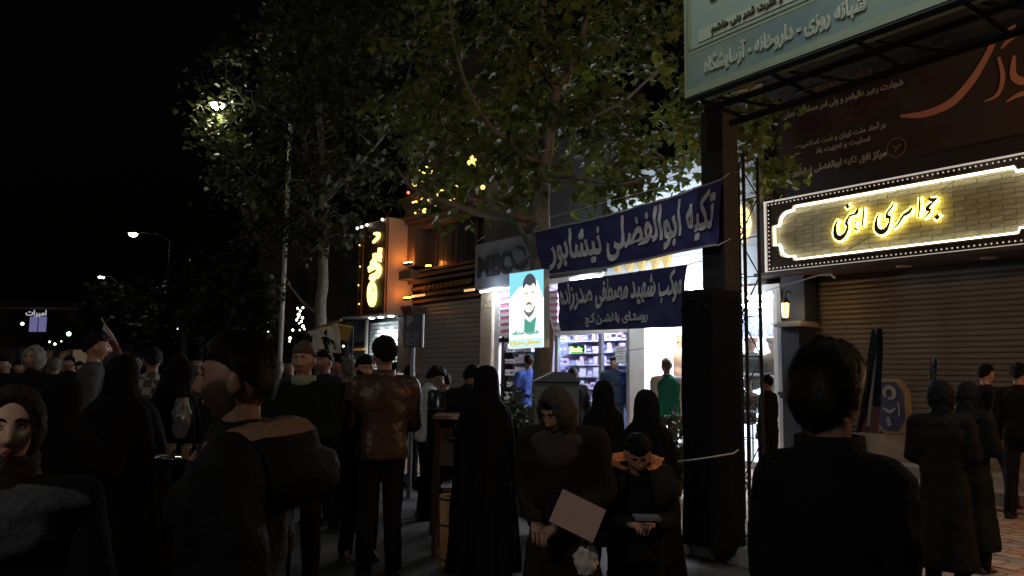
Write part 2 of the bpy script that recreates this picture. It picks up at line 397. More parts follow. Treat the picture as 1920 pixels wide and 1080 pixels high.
# ---------- jewellery sign
sg = thing('shop_sign', 'glowing jewellery sign with gold script on brick and white light border', 'sign', FP((tJ + tR) / 2, .1, hSB))
tJR = ft(2000, .25, 400); HS = hST - hSB
gapz = .004
mb = MB(); mb.fbox(tJ, tJR, .0, .125, hSB + gapz, hST - gapz); mb.build('sign_box', mat('sign_metal', (.05, .04, .035), .35, .6), sg)
mb = MB()
for a, b, c_, d_ in ((tJ, tJ - .03, hSB, hST), (tJ, tJR, hSB, hSB + .025), (tJ, tJR, hST - .025, hST)): mb.fbox(a, b, .203, .235, c_ + gapz, d_ - gapz)
mb.build('edge_strip', em('edge_led', (1, .9, .78), .38), sg)
# beads
mb = MB(); L_ = abs(tJR - tJ)
def bead(t, h): mb.ball(FP(t, .222, h), .011, 6)
for i in range(int(L_ / .062)):
    bead(tJ - .07 - i * .062, hST - .06); bead(tJ - .07 - i * .062, hSB + .06)
for i in range(1, int((HS - .12) / .062)): bead(tJ - .07, hSB + .06 + i * .062)
o = mb.build('frame_bulbs', bulbM, sg); tag(o, kind='stuff')
# cartouche: recessed brick panel, with scalloped outline
iL, iR = tJ - .13, tJR + .13; iB, iT = hSB + .13, hST - .125; cw = abs(iR - iL); ch = iT - iB
def outline(w, h, g=0):
    hw, hh = w / 2 - g, h / 2 - g; s = .20; r = .17
    quarter = [(hw - s - r * .9, hh), (hw - s - r * .9 + .03, hh - .055)] + [(hw - .10 - r + r * math.sin(a), hh - .055 - r + r * math.cos(a)) for a in [R(x) for x in (0, 18, 36, 54, 72, 90)]] + [(hw - .09, hh - .055 - r - .02), (hw, hh - .055 - r - .03)]
    p = quarter; q = [(x, -y) for x, y in p[::-1]]; out = p + q; out += [(-x, -y) for x, y in p] + [(-x, y) for x, y in p[::-1]]
    return out
cm = fmap((iL + iR) / 2, (iB + iT) / 2, 0)
ol = outline(cw, ch); n = len(ol)
# frame plate with cartouche hole: ring between the rectangle and the outline
mb = MB(); rect = []
hw, hh = L_ / 2 - .035, HS / 2 - .03
for x, y in ol:
    k = max(abs(x) / (cw / 2), abs(y) / (ch / 2)); X, Y = x / k, y / k; rect.append((X * hw / (cw / 2), Y * hh / (ch / 2)))
V = []; Fc = []
for z in (.205, .215):
    V += [cm(x, y, z) for x, y in ol] + [cm(x, y, z) for x, y in rect]
for i in range(n):
    j = (i + 1) % n
    Fc += [(2 * n + i, 2 * n + j, 3 * n + j, 3 * n + i), (i, 2 * n + i, 2 * n + j, j)]
V += [cm(x, y, .12) for x, y in ol]
for i in range(n): j = (i + 1) % n; Fc.append((i, j, 4 * n + j, 4 * n + i))
mb.add(V, Fc)
for a_, b_, c_, d_ in ((tJ - .002, tJ - .03, hSB + .006, hST - .006), (tJ - .032, tJR, hSB + .006, hSB + .03), (tJ - .032, tJR, hST - .03, hST - .006)): mb.fbox(a_, b_, .127, .202, c_, d_)
mb.build('frame_plate', mat('bronze_plate', (.10, .075, .055), .32, .75), sg)
# raised moulding around
mb = MB(); mb.tube([cm(x, y, .222) for x, y in ol + ol[:1]], .012, 6); mb.build('moulding', mat('bronze_trim', (.3, .2, .12), .35, .7), sg)
# led strip just inside the outline
mb = MB(); ins = outline(cw, ch, .018); mb.tube([cm(x, y, .196) for x, y in ins + ins[:1]], .019, 6); mb.build('light_strip', em('strip_led', (1, .93, .70), 6), sg)
brM = [mat('sign_brick_%d' % i, c, .7, bump=.5, bscale=30, var=.2, vscale=5) for i, c in enumerate(((.29, .265, .17), (.26, .24, .155), (.32, .29, .19)))]
bh, bw = .062, .27
bms = []
for k in range(3):
    mb = MB(); q = lambda x, y, z: FE * -x + FN * y + Vector((0, 0, z)); a, b = bw / 2 - .0015, bh / 2 - .001
    mb.hexa([q(-a, 0, -b), q(-a, .0, b), q(a, 0, b), q(a, 0, -b), q(-a + .003, .010, -b + .002), q(-a + .003, .010, b - .002), q(a - .003, .010, b - .002), q(a - .003, .010, -b + .002)]); bms.append(mesh_from('brick', mb.V, mb.F, brM[k]))
mb = MB(); mb.fbox(iL, iR, .127, .130, iB, iT); mb.build('brick_bed', mat('brick_joint', (.24, .22, .16), .9), sg)
for j in range(int(ch / bh)):
    for i in range(int(cw / bw) + 1):
        x = -cw / 2 + bw * (i + (.5 if j % 2 else .0)) + .06; y = -ch / 2 + bh * (j + .5) + .012
        if abs(x) > cw / 2 - bw / 2 + .03 or abs(y) > ch / 2 - .03: continue
        if abs(x) > cw / 2 - .34 and abs(y) > ch / 2 - .16: continue
        o = bpy.data.objects.new('brick', random.choice(bms)); o.location = FP((iL + iR) / 2 - x, .128 + random.uniform(0, .005), (iB + iT) / 2 + y); link(o, sg)
# script: dark face letters with glowing halo behind
tt, th_ = fp(1667, 408, .25); sm = fmap(tt, th_, 0)
S = 1 / 178.0    # zoomed pixels -> metres (x right, y up), origin at (1310,255) of the enlargement
def zc(pts): return [(lambda q: (tt - q[0], q[1] - th_))(fp(1420 + x / 3.84, 340 + y / 3.84, .25)) for x, y in pts]
strokes = [([(1225, 125), (1255, 130), (1285, 120)], (.07, .10, .05)), ([(1285, 120), (1250, 150), (1215, 185), (1215, 205), (1240, 195)], (.03, .05, .09, .07, .02)),
           ([(1275, 245), (1295, 265)], (.12, .10)), ([(1235, 190), (1225, 225), (1185, 265)], (.05, .05, .02)), ([(1160, 110), (1158, 170), (1150, 258)], (.03, .05, .03)),
           ([(1105, 180), (1085, 215), (1055, 235), (1040, 245), (1005, 300), (965, 340)], (.02, .08, .09, .06, .05, .02)),
           ([(972, 148), (955, 185), (925, 225), (925, 255), (942, 250), (940, 290), (915, 345), (880, 362), (848, 340), (845, 285), (865, 225)], (.02, .05, .05, .10, .07, .04, .10, .15, .12, .06, .02)),
           ([(752, 185), (752, 240), (745, 320)], (.03, .05, .04)), ([(712, 195), (705, 220), (690, 235), (655, 245), (640, 275)], (.05, .10, .06, .06, .04)), ([(632, 165), (645, 190)], (.10, .08)), ([(690, 338), (712, 345)], (.06, .06)),
           ([(640, 262), (630, 300), (640, 320), (625, 370), (585, 405), (552, 385), (550, 320), (572, 270)], (.05, .09, .06, .08, .15, .13, .07, .02)), ([(700, 280), (690, 320)], (.03, .03))]
halo = MB(); face = MB()
for pts, w in strokes:
    q = zc(pts); stroke(face, q, [max(.012, x * .52) for x in w], sm, .205, .218); stroke(halo, q, [x * .52 + .045 for x in w], sm, .178, .198)
halo.build('letter_glow', em('letter_halo', (1, .78, .14), 8), sg); face.build('letter', mat('letter_face', (.10, .07, .03), .4, .5), sg)
# cable across the sign
mb = MB(); a = fp(1590, 468, .3); b = fp(1790, 338, .3); mb.tube([FP(a[0], .29, a[1]), FP((a[0] + b[0]) / 2, .3, (a[1] + b[1]) / 2 - .03), FP(b[0], .29, b[1])], .004, 5)
tag(mb.build('hanging_cable', black), 'thin dark cable running diagonally across the glowing jewellery sign', 'cable')
# bent lamp arm under the sign
mb = MB(); pp = [fp(x, y, .3) for x, y in ((1440, 545), (1500, 528), (1540, 516), (1562, 515), (1570, 522))]; mb.tube([FP(a, .34, b) for a, b in pp], [.006, .008, .012, .022, .016], 6)
tag(mb.build('lamp_arm', mat('dull_metal', (.3, .28, .25), .4, .6)), 'thin bent metal arm sticking out under the jewellery sign', 'bracket')
# octagonal emblem board on the step
to, ho = fp(1668, 762, .1); oc = thing('octagonal_board', 'octagonal navy emblem board with tan edge leaning on the beige shutter', 'board', FP(to, .1, ho - .35))
om = fmap(to, ho, 0); ow, oh = .19, .33
ocp = [(-ow, -oh * .5), (-ow * .5, -oh), (ow * .5, -oh), (ow, -oh * .5), (ow, oh * .5), (ow * .5, oh), (-ow * .5, oh), (-ow, oh * .5)]
mb = MB(); mb.prism([(x * 1.12, y * 1.06) for x, y in ocp], om, -.04, .06); mb.build('board_edge', mat('tan_board', (.30, .22, .12), .6), oc)
mb = MB(); mb.prism([(x * .98 - .012, y * .95) for x, y in ocp], om, .062, .07); mb.build('board_face', mat('navy_board', (.03, .04, .09), .5), oc)
mb = MB()
stroke(mb, [(-.06, .12), (-.08, .19), (-.02, .25), (.05, .2), (.04, .12), (-.03, .10)], [.03, .04, .05, .05, .04, .03], om, .072, .078)
stroke(mb, [(-.10, -.02), (-.02, -.07), (.06, -.02)], [.02, .04, .02], om, .072, .078); stroke(mb, [(-.04, -.14), (-.02, -.25)], [.05, .05], om, .072, .078); stroke(mb, [(.10, .06), (.11, -.12)], [.015, .02], om, .072, .078)
mb.build('emblem', mat('emblem_white', (.26, .25, .25), .6), oc)
# ---------- B: clothing shop
tB0, tB1 = ft(1195, 0), ft(1462, 0)
hB = fp(1440, 545, 0)[1]; hBt = 6.4
cs = shell('clothing_shop', 'brightly lit clothing shop with white walls and open glass front', tB0, tB1, 4, whitep)
shopW = mat('shop_white_wall', (.85, .85, .86), .5)
mb = MB(); mb.fbox(tB1, tB0, -3.0, -2.9, PZ, hB); mb.build('back_wall', shopW, cs)
mb = MB(); mb.fbox(tB0 - .005, tB0 - .08, -2.895, 0, PZ, hB); mb.build('side_wall', shopW, cs)
mb = MB(); mb.fbox(tB1 + .005, tB1 + .1, -2.895, .02, PZ, hB); mb.build('side_wall', shopW, cs)
mb = MB(); mb.fbox(tB1 + .1, tB0 - .08, -2.895, 0, PZ + .001, PZ + .12); mb.build('shop_floor', mat('shop_tile', (.5, .5, .5), .3), cs)
mb = MB(); mb.fbox(tB1, tB0, -3.0, -.02, hB + .002, hB + .1); mb.build('shop_ceiling', shopW, cs)
for tt_ in (.25, .6, .85):
    for dd_ in (-.7, -1.9):
        t = tB1 + (tB0 - tB1) * tt_; mb = MB(); mb.fbox(t - .3, t + .3, dd_ - .15, dd_ + .15, hB - .03, hB - .002); mb.build('ceiling_panel', em('ceiling_panel', (.97, .97, 1), 130), cs)
# display shelf band and rails seen above the mannequins; glass reflections are painted in as mottling
_, hs1 = fp(1440, 600, -.8); _, hs2 = fp(1440, 630, -.8)
mb = MB(); mb.fbox(ft(1372, -.8), ft(1462, -.8), -.95, -.8, hs2, hs1 + .12); mb.build('display_band', mat('mottled_reflections', (.03, .03, .035), .5, col2=(.5, .52, .56), vscale=14), cs)
mb = MB(); mb.fbox(ft(1436, -.7), ft(1452, -.7), -.75, -.7, hs1 + .16, hs1 + .42); mb.build('price_board', mat('board_blue', (.3, .4, .5), .5), cs)
for px in (1180, 1300, 1462):
    mb = MB(); t = ft(px, .02); mb.fbox(t - .03, t + .03, -.04, .04, PZ + .12, hB); mb.build('door_frame', mat('alu', (.6, .62, .65), .35, .6), cs)
mb = MB(); mb.fbox(ft(1300, .0) - .035, ft(1462, 0) + .035, -.006, .006, PZ + .12, hB); mb.build('window_pane', GL, cs)
# upper facade, pale and curved boards, with gold medallion and gold letters
upM = mat('pale_cladding', (.55, .62, .70), .45, bump=.05)
tU0, tU1 = ft(1140, .1, 450), ft(1425, .1, 450)
mb = MB(); mb.fbox(tU0, tU1, -1.2, .10, hB + .12, 5.0); mb.build('fascia', upM, cs)
for k in range(8):
    h = hB + .15 + k * .275; mb = MB(); mb.fbox(tU0, tU1, .103, .118, h, h + .265); mb.build('cladding_board', upM, cs)
ta_, tb_2 = ft(1375, -.3, 320), tJ + .02
mb = MB(); mb.fbox(ta_, tb_2, -.5, -.3, 4.0, 6.2); mb.build('upper_side_wall', mat('ochre_wall', (.50, .33, .18), .7, var=.2), cs)
for k in range(5): mb = MB(); mb.fbox(ta_ - .02, tb_2 + .02, -.297, -.285, 4.32 + k * .3, 4.335 + k * .3); mb.build('wall_joint', wood, cs)
tl_ = (ta_ + tb_2) / 2; mb = MB(); mb.fbox(tl_ - .1, tl_ + .1, -.05, .02, 4.34, 4.40); mb.build('wall_washer', em('washer_orange', (1, .5, .15), 6), cs); light('washer_glow', 'POINT', FP(tl_, .0, 4.55), 11, (1, .45, .12), cs, .06)
tm, hm = fp(1382, 420, .2)
mb = MB(); mb.lathe(FP(tm, .125, hm), [(.2, 0), (.2, .03), (.16, .05)], 28, rot=Matrix.Rotation(0, 3, 'X') @ (FN.to_track_quat('Z', 'Y').to_matrix()), sy=1.5); mb.build('medallion', em('medallion_glow', (1, .66, .22), 3.0), cs)
for k in range(5):
    mb = MB(); rr = FN.to_track_quat('Z', 'Y').to_matrix(); h_ = -.26 + k * .13
    mb.fbox(tm - .2, tm + .2, .178, .186, hm + h_, hm + h_ + .012); mb.build('medallion_bar', wood, cs)
for i, px in enumerate((1155, 1178, 1200, 1225, 1247)):
    t, h = fp(px, 492 - i * 2.5, .2); m_ = fmap(t, h, 0); mb = MB()
    o_ = [(-.11, .06), (-.08, .14), (0, .17), (.08, .14), (.11, .06), (.03, -.18), (-.03, -.18)]
    mb.prism(o_, m_, .12, .2); mb.build('gold_ornament', mat('gold_lit', (.65, .48, .2), .3, .7, emit=(1, .7, .3), es=.25), cs)
    mb = MB(); stroke(mb, [(-.07, .03), (-.05, .11), (.02, .13), (.07, .06)], [.035, .04, .04, .035], m_, .203, .212); mb.build('ornament_glow', em('ornament_led', (1, .85, .5), 7), cs)
for px in (1215, 1300):  # unseen lamps added to brighten the pale cladding
    t = ft(px, .6, 480); mb = MB(); mb.fbox(t - .12, t + .12, .5, .58, hB + .0, hB + .06); mb.build('added_fascia_lamp', em('added_fascia_lamp', (.9, .95, 1), 12), cs); mb = MB(); mb.tube([FP(t, .12, hB + .13), FP(t, .54, hB - .02)], .012, 5); mb.build('lamp_arm', darkmetal, cs)
    light('added_fascia_glow', 'POINT', FP(t, .62, hB + .12), 42, (.88, .94, 1), cs, .06)
for px in (1190, 1270):  # second unseen pair, added to brighten the upper boards
    t = ft(px, .5, 420); mb = MB(); mb.fbox(t - .1, t + .1, .42, .5, 3.95, 4.0); mb.build('added_fascia_lamp', em('added_fascia_lamp', (.9, .95, 1), 12), cs); mb = MB(); mb.tube([FP(t, .12, 4.05), FP(t, .46, 3.99)], .012, 5); mb.build('lamp_arm', darkmetal, cs)
    light('added_fascia_glow', 'POINT', FP(t, .6, 4.1), 38, (.86, .94, 1), cs, .06)
a_, b_ = ft(1372, -1.15), ft(1462, -1.15); mb = MB(); mb.fbox(a_, b_, -1.25, -1.15, PZ + .3, fp(1420, 636, -1.15)[1]); mb.build('glow_backdrop', em('backdrop_glow', (1, .97, .95), 3.5), cs)  # glowing backdrop added to whiten the space behind the mannequins
light('shop_fill', 'AREA', FP((tB0 + tB1) / 2, .5, hB + .05), 14, (.85, .93, 1), cs, .8).rotation_euler = (0, 0, 0)
# ---------- C: phone accessory shop
tC0, tC1 = ft(905, 0), ft(1195, 0)
hC = fp(1050, 530, 0)[1]
ps = shell('accessory_shop', 'lit accessory shop with goods filled shelves behind a glass door', tC0, tC1, 4, whitep)
mb = MB(); mb.fbox(tC1, tC0, -1.6, -1.5, PZ, hC); mb.build('back_wall', mat('violet_wall', (.62, .56, .80), .5), ps)
for t, nm in ((tC0 - .0, 'side_wall'), (tC1 + .1, 'side_wall')):
    mb = MB(); mb.fbox(t - .1, t - .01, -1.495, -.0, PZ, hC); mb.build(nm, mat('violet_wall2', (.6, .58, .75), .5), ps)
mb = MB(); mb.fbox(tC1 + .1, tC0 - .11, -1.495, 0, PZ + .001, PZ + .1); mb.build('shop_floor', mat('shop_tile', (.5, .5, .5)), ps)
mb = MB(); mb.fbox(tC1, tC0, -1.6, -.0, hC + .002, hC + .1); mb.build('shop_ceiling', shopW, ps)
for a in (.2, .5, .8):
    t = tC1 + (tC0 - tC1) * a; mb = MB(); mb.fbox(t - .35, t + .35, -.75, -.5, hC - .03, hC - .002); mb.build('ceiling_panel', em('ceiling_panel_cool', (.86, .82, 1), 150), ps)
# jambs and partition pilasters
mb = MB(); mb.fbox(ft(905, .0), ft(926, .0), -.2, .05, PZ, hC); mb.build('pilaster', creamp, ps)
for k in range(22):
    h = PZ + .15 + k * .135
    if h < hC - .14: mb = MB(); mb.fbox(ft(905, 0) - .005, ft(926, 0) + .005, .053, .068, h, h + .125); mb.build('cladding_board', creamp, ps)
def band(pa, pb, ha, hb, m_, nm, d0=-.04, d1=.03):
    a = fp((pa + pb) / 2, ha, d1)[1]; b = fp((pa + pb) / 2, hb, d1)[1]
    mb = MB(); mb.fbox(ft(pa, d1), ft(pb, d1), d0, d1, max(a, PZ), b); return mb.build(nm, m_, ps)
band(927, 936, 900, 548, whitep, 'door_jamb'); band(1180, 1208, 900, 560, whitep, 'pilaster', -.1, .06)
band(1122, 1128, 880, 626, mat('alu', (.6, .62, .65)), 'door_frame'); band(1174, 1180, 880, 626, mat('alu', (.6, .62, .65)), 'door_frame'); band(1040, 1046, 880, 626, mat('alu', (.6, .62, .65)), 'door_frame')
band(1046, 1122, 880, 628, GL, 'window_pane', -.005, .0); band(1128, 1174, 880, 628, GL, 'glass_door', -.005, .0); band(1040, 1180, 626, 600, whitep, 'door_head')
band(936, 1040, 640, 632, darkmetal, 'window_head'); band(936, 1040, 880, 872, darkmetal, 'window_sill')
# white and pink louvred boards
pinkM = mat('pink_louvre', (.72, .30, .45), .5); louM = mat('white_louvre', (.8, .76, .8), .5)
for pa, pb in ((936, 958), (1022, 1044)):
    h0 = fp((pa + pb) / 2, 630, .03)[1]; h1 = fp((pa + pb) / 2, 545, .03)[1]; n = 14
    for k in range(n):
        mb = MB(); hh_ = (h1 - h0) / n; mb.fbox(ft(pa, .05), ft(pb, .05), -.03, .05 - .02 * (k % 2), h0 + k * hh_, h0 + (k + .9) * hh_); mb.build('slat', pinkM if k % 2 else louM, ps)
# white infill above the window behind the poster
band(958, 1022, 630, 545, whitep, 'white_panel')
# paper on the glass door and the green neon
t, h = fp(1161, 664, .03); mb = MB(); mb.fbox(t - .13, t + .13, .003, .008, h - .15, h + .15); nt_ = tag(mb.build('paper_notice', mat('paper', (.75, .8, .85), .7)), 'white printed notice taped on the glass shop door', 'notice')
mb = MB()
for k in range(5): mb.fbox(t - .09 + .02 * (k % 2), t + .09 - .03 * (k % 3), .0085, .0095, h + .09 - k * .045, h + .10 - k * .045)
mb.build('printed_lines', black, nt_)
t, h = fp(1081, 655, -.3); bx = thing('neon_sign', 'small green lit name sign hanging inside the accessory shop window', 'sign', FP(t, -.3, h - .08))
mb = MB(); mb.fbox(t - .19, t + .19, -.34, -.31, h - .075, h + .085); mb.build('sign_board', mat('green_black', (.01, .03, .01), .4), bx)
text_on('Benix', 'lettering', em('neon_green', (.35, 1, .08), 5), bx, fmap(t, h, -.3), .33, .11, bold=.012, ar=False)
# shelves and boxes
shl = thing('shelf_unit', 'wall shelves packed with small boxed goods inside accessory shop', 'shelf', FP(ft(1090, -1.4), -1.4, PZ))
sh2 = thing('shelf_unit', 'dark shelving with white boxed goods behind the left window', 'shelf', FP(ft(965, -.5), -.5, PZ))
bcol = [mat('box_%d' % i, c, .5) for i, c in enumerate(((.75, .68, .85), (.6, .45, .75), (.85, .82, .9), (.45, .35, .6), (.8, .6, .75), (.3, .3, .45), (.12, .10, .18)))]
bmesh_ = {}
ORD = 'first second third fourth fifth sixth seventh eighth ninth tenth eleventh twelfth thirteenth fourteenth fifteenth sixteenth seventeenth eighteenth nineteenth twentieth'.split()
CNAME = {'box_0': 'lilac', 'box_1': 'violet', 'box_2': 'white', 'box_3': 'dark violet', 'box_4': 'pink', 'box_5': 'blue grey', 'box_6': 'nearly black', 'white_box': 'white', 'pale_box': 'pale blue'}
def goods(unit, pa, pb, d, hs, dx, mats_, label, grp, wmul=1):
    ta, tb = ft(pb, d), ft(pa, d)
    hs = sorted(hs)
    for row, h in enumerate(hs):
        line = []
        mb = MB(); mb.fbox(ta, tb, d - .25, d + .04, h - .02, h - .004); mb.build('shelf_board', whitep if mats_ is bcol else darkmetal, unit)
        t = ta + .04
        while t < tb - dx:
            w = random.choice((.10, .13, .17)) * wmul; hh = random.choice((.09, .13, .17, .19)); m_ = random.choice(mats_); key = (w, hh, m_.name)
            if key not in bmesh_:
                mb = MB(); q = lambda x, y, z: FE * x + FN * y + Vector((0, 0, z)); a = w / 2
                mb.hexa([q(-a, -.08, 0), q(-a, .04, 0), q(a, .04, 0), q(a, -.08, 0), q(-a, -.08, hh), q(-a, .04, hh), q(a, .04, hh), q(a, -.08, hh)])
                z1 = hh * .62; mb.hexa([q(-a * .7, .0405, hh * .3), q(-a * .7, .042, hh * .3), q(a * .7, .042, hh * .3), q(a * .7, .0405, hh * .3), q(-a * .7, .0405, z1), q(-a * .7, .042, z1), q(a * .7, .042, z1), q(a * .7, .0405, z1)], 1)
                bmesh_[key] = mesh_from('goods_box', mb.V, mb.F, [m_, random.choice(bcol + [whitep, black])], mb.M)
            o = bpy.data.objects.new('goods_box', bmesh_[key]); o.location = FP(t + w / 2, d - .04 + random.uniform(0, .03), h); link(o)
            line.append((o, CNAME[m_.name])); t += w + random.choice((.008, .02, .05))
        for i, (o, cn_) in enumerate(line[::-1]): tag(o, '%s box, %s from left, %s shelf up, %s' % (cn_, ORD[min(i, 19)], ORD[row], label), 'box', grp)
goods(shl, 1044, 1176, -1.2, [PZ + .35 + .25 * k for k in range(9)], .15, bcol, 'behind the glass shopfront', 'boxed goods on the accessory shop shelves')
wb = [mat('white_box', (.8, .84, .88), .5), mat('pale_box', (.6, .68, .78), .5)]
goods(sh2, 946, 1000, -.35, [fp(965, y, -.35)[1] for y in (800, 775, 750, 727, 704, 681, 660)], .12, wb, 'of the dark window shelving', 'white boxes on the dark window shelving', 1.3)
mb = MB(); mb.fbox(ft(944, -.62), ft(1022, -.62), -.72, -.66, PZ + .12, hC - .5); mb.build('back_panel', mat('navy_panel', (.03, .05, .08), .4), sh2)
mb = MB(); mb.fbox(ft(941, -.3), ft(946, -.3), -.55, -.3, PZ + .12, hC - .45); mb.build('upright', darkmetal, sh2)
# white appliance behind glass door
t = ft(1150, -.35); mb = MB(); mb.fbox(t - .22, t + .12, -.6, -.35, PZ + .1, fp(1150, 702, -.35)[1]); mb.fbox(t - .2, t + .1, -.349, -.335, PZ + .2, fp(1150, 708, -.35)[1])
tag(mb.build('display_stand', mat('pale_stand', (.55, .68, .78), .4)), 'pale blue display stand inside glass door of accessory shop', 'stand')
# tube lights
def tubelight(pa, ya, pb, yb, d, label):
    a = fp(pa, ya, d); b = fp(pb, yb, d); h = (a[1] + b[1]) / 2; o = thing('tube_light', label, 'lamp', FP(a[0], d, h))
    mb = MB(); mb.tube([FP(a[0], d, h), FP(b[0], d, h)], .016, 8); mb.build('glass_tube', tubeL, o)
    mb = MB(); mb.fbox(a[0] + .04, b[0] - .04, d - .03, d + .03, h + .02, h + .06); mb.build('fitting', whitep, o)
    light('tube_glow', 'POINT', FP((a[0] + b[0]) / 2, d + .12, h - .05), 15, (.85, .92, 1), o, .25); return o
tubelight(901, 547, 957, 541, .28, 'white tube lamp under the grey board at the end of accessory shop')
tubelight(1070, 524, 1128, 517, .75, 'white tube lamp glowing between the two blue banners')
# grey board with dark letters
ta, hb0 = fp(890, 545, .22); tb = ft(1003, .22, 490); hb1 = fp(890, 460, .22)[1]
gb = thing('sign_board', 'unlit grey sign board with dark raised letters beside the tree', 'sign', FP((ta + tb) / 2, .1, hb0))
mb = MB(); mb.fbox(ta, tb, -.1, .22, hb0 + .03, hb1); mb.build('panel', mat('grey_sign', (.22, .25, .31), .55, var=.12, vscale=2), gb)
t, h = fp(928, 497, .23); text_on('MEC', 'lettering', mat('dark_letter', (.04, .045, .06), .5), gb, fmap(t, h, .232), 1.25, .5, bold=.02, ar=False, ext=.02)
t, h = fp(975, 485, .23); mb = MB(); stroke(mb, [(-.32, .2), (-.2, -.1), (.1, -.2), (.35, .02)], [.04, .09, .09, .03], fmap(t, h, 0), .225, .25); stroke(mb, [(-.1, .25), (.12, .2), (.2, .05)], [.05, .08, .04], fmap(t, h, 0), .225, .25); mb.build('flourish', mat('dark_letter', (.04, .045, .06)), gb)
# wall above shops C
mb = MB(); mb.fbox(tC0 - .01, tU0 + .01, -2, .0, hC + .12, 6.3); o = mb.build('upper_wall', wallgrey, ps)
# ---------- D: dark building with big grey shutter
tD0, tD1 = ft(742, 0), ft(905, 0)
db = shell('dark_building', 'dark ornate shop building with grey roller shutter and orange uplights', tD0, tD1, 8, walldark)
_, hD = fp(840, 560, -.1)
roller(db, tD0 - .6, tD1 + .06, PZ + .02, hD, -.12, .115, shutterG)
mb = MB(); mb.fbox(tD0, tD1, -3.5, -.2, PZ, 9.5); mb.build('wall', walldark, db)
for k, (o1, y) in enumerate(((.02, 556), (.10, 545), (.05, 530), (.16, 518), (.22, 508), (.12, 498))):
    h = fp(840, y, 0)[1]; mb = MB(); mb.fbox(tD0 - .3, tD1 + .01, -.19, o1, h - .07, h); mb.build('cornice', mat('brown_stone', (.10, .065, .05), .6, var=.3, vscale=5), db)
h = fp(840, 398, .3)[1]
mb = MB(); mb.fbox(tD0 - .1, tD1 + .02, -.2, .30, h, h + .10); mb.fbox(tD0 - .1, tD1 + .02, -.2, .2, h - .12, h - .003); mb.fbox(tD0 - .1, tD1 + .02, -.2, .4, h + .103, h + .17); mb.build('upper_cornice', mat('brown_stone', (.16, .10, .07)), db)
for px, w_ in ((800, .5), (835, .5), (872, .5)):
    t, h = fp(px, 455, -.18); mb = MB(); mb.fbox(t - w_, t + w_, -.198, -.16, h - .75, h + .75); f_ = mb.build('window_frame', mat('frame_dark', (.04, .035, .035), .5), db)
    mb = MB(); mb.fbox(t - w_ + .07, t - .03, -.158, -.150, h - .68, h + .68); mb.build('pane', mat('dark_window', (.03, .035, .05), .15), f_); mb = MB(); mb.fbox(t + .03, t + w_ - .07, -.158, -.150, h - .68, h + .68); mb.build('pane', mat('dark_window', (.03, .035, .05), .15), f_)
    mb = MB(); mb.fbox(t - w_ - .12, t - w_ - .04, -.198, -.13, h - .95, h + .95); mb.build('wall_rib', walldark, db)
# gold ornament lettering on the frieze
for i in range(11):
    px = 795 + i * 8.2; t, h = fp(px, 541 - i * 1.4, .17); mb = MB(); r = random.uniform(.05, .09)
    stroke(mb, [(-r, -.05), (-r * .3, .06), (r * .4, -.02), (r, .07)], [.02, .035, .03, .02], fmap(t, h, 0), .1, .17); mb.build('frieze_ornament', gold, db)
for pa, pb, y in ((772, 795, 556), (870, 888, 545)):
    a = fp(pa, y, .25); b = fp(pb, y - 3, .25); mb = MB(); mb.fbox(a[0], b[0], .22, .25, a[1] - .025, a[1] + .025); mb.build('light_bar', em('warm_bar', (1, .6, .2), .8), db)
# columns with capitals
for pa, pb, top, bot in ((752, 774, 500, 372), (745, 772, 700, 575)):
    a, b = ft(pa, .25, 520), ft(pb, .25, 520); h0 = fp(762, top, .25)[1]; h1 = fp(762, bot, .25)[1]
    mb = MB(); mb.fbox(a - .03, b + .03, -.18, .2, max(h0, PZ), h1 - .3); mb.build('pilaster', mat('brown_stone', (.16, .10, .07)), db)
    for k in range(5):
        mb = MB(); e = .02 + .03 * k; mb.fbox(a + e, b - e, -.18, .2 + e, h1 - .3 + k * .062, h1 - .3 + k * .062 + .055); mb.build('capital', mat('brown_stone', (.16, .10, .07)), db)
h0 = fp(762, 505, .3)[1]; a, b = ft(738, .3, 520), ft(776, .3, 520); mb = MB(); mb.fbox(a, b, -.18, .42, h0 - .28, h0 - .05); mb.build('ledge', mat('brown_stone', (.16, .10, .07)), db)
def uplight(px, py, d, e, label, up=True, w=.3):
    t, h = fp(px, py, d); o = thing('uplight', label, 'lamp', FP(t, d, h)); mb = MB(); mb.fbox(t - w / 2, t + w / 2, d - .05, d + .05, h, h + .05); mb.build('lamp_body', darkmetal, o)
    mb = MB(); z = (h + .053, h + .075) if up else (h - .025, h - .003); mb.fbox(t - w / 2 + .01, t + w / 2 - .01, d - .04, d + .04, *z); mb.build('lamp_lens', orangeL, o)
    light('lamp_glow', 'POINT', FP(t, d + .05, h + (.16 if up else -.12)), e, (1, .22, .03), o, .05)
uplight(765, 497, .34, 3.6, 'orange uplight at the foot of the upper pilaster')
uplight(803, 503, .2, .4, 'small orange uplight alone on the dark cornice', w=.16)
uplight(763, 563, .34, 3.2, 'orange lamp on the capital just above the parking sign', w=.24)
uplight(779, 384, .45, .8, 'reddish lamp on the cornice high among the tree leaves', up=True, w=.2)
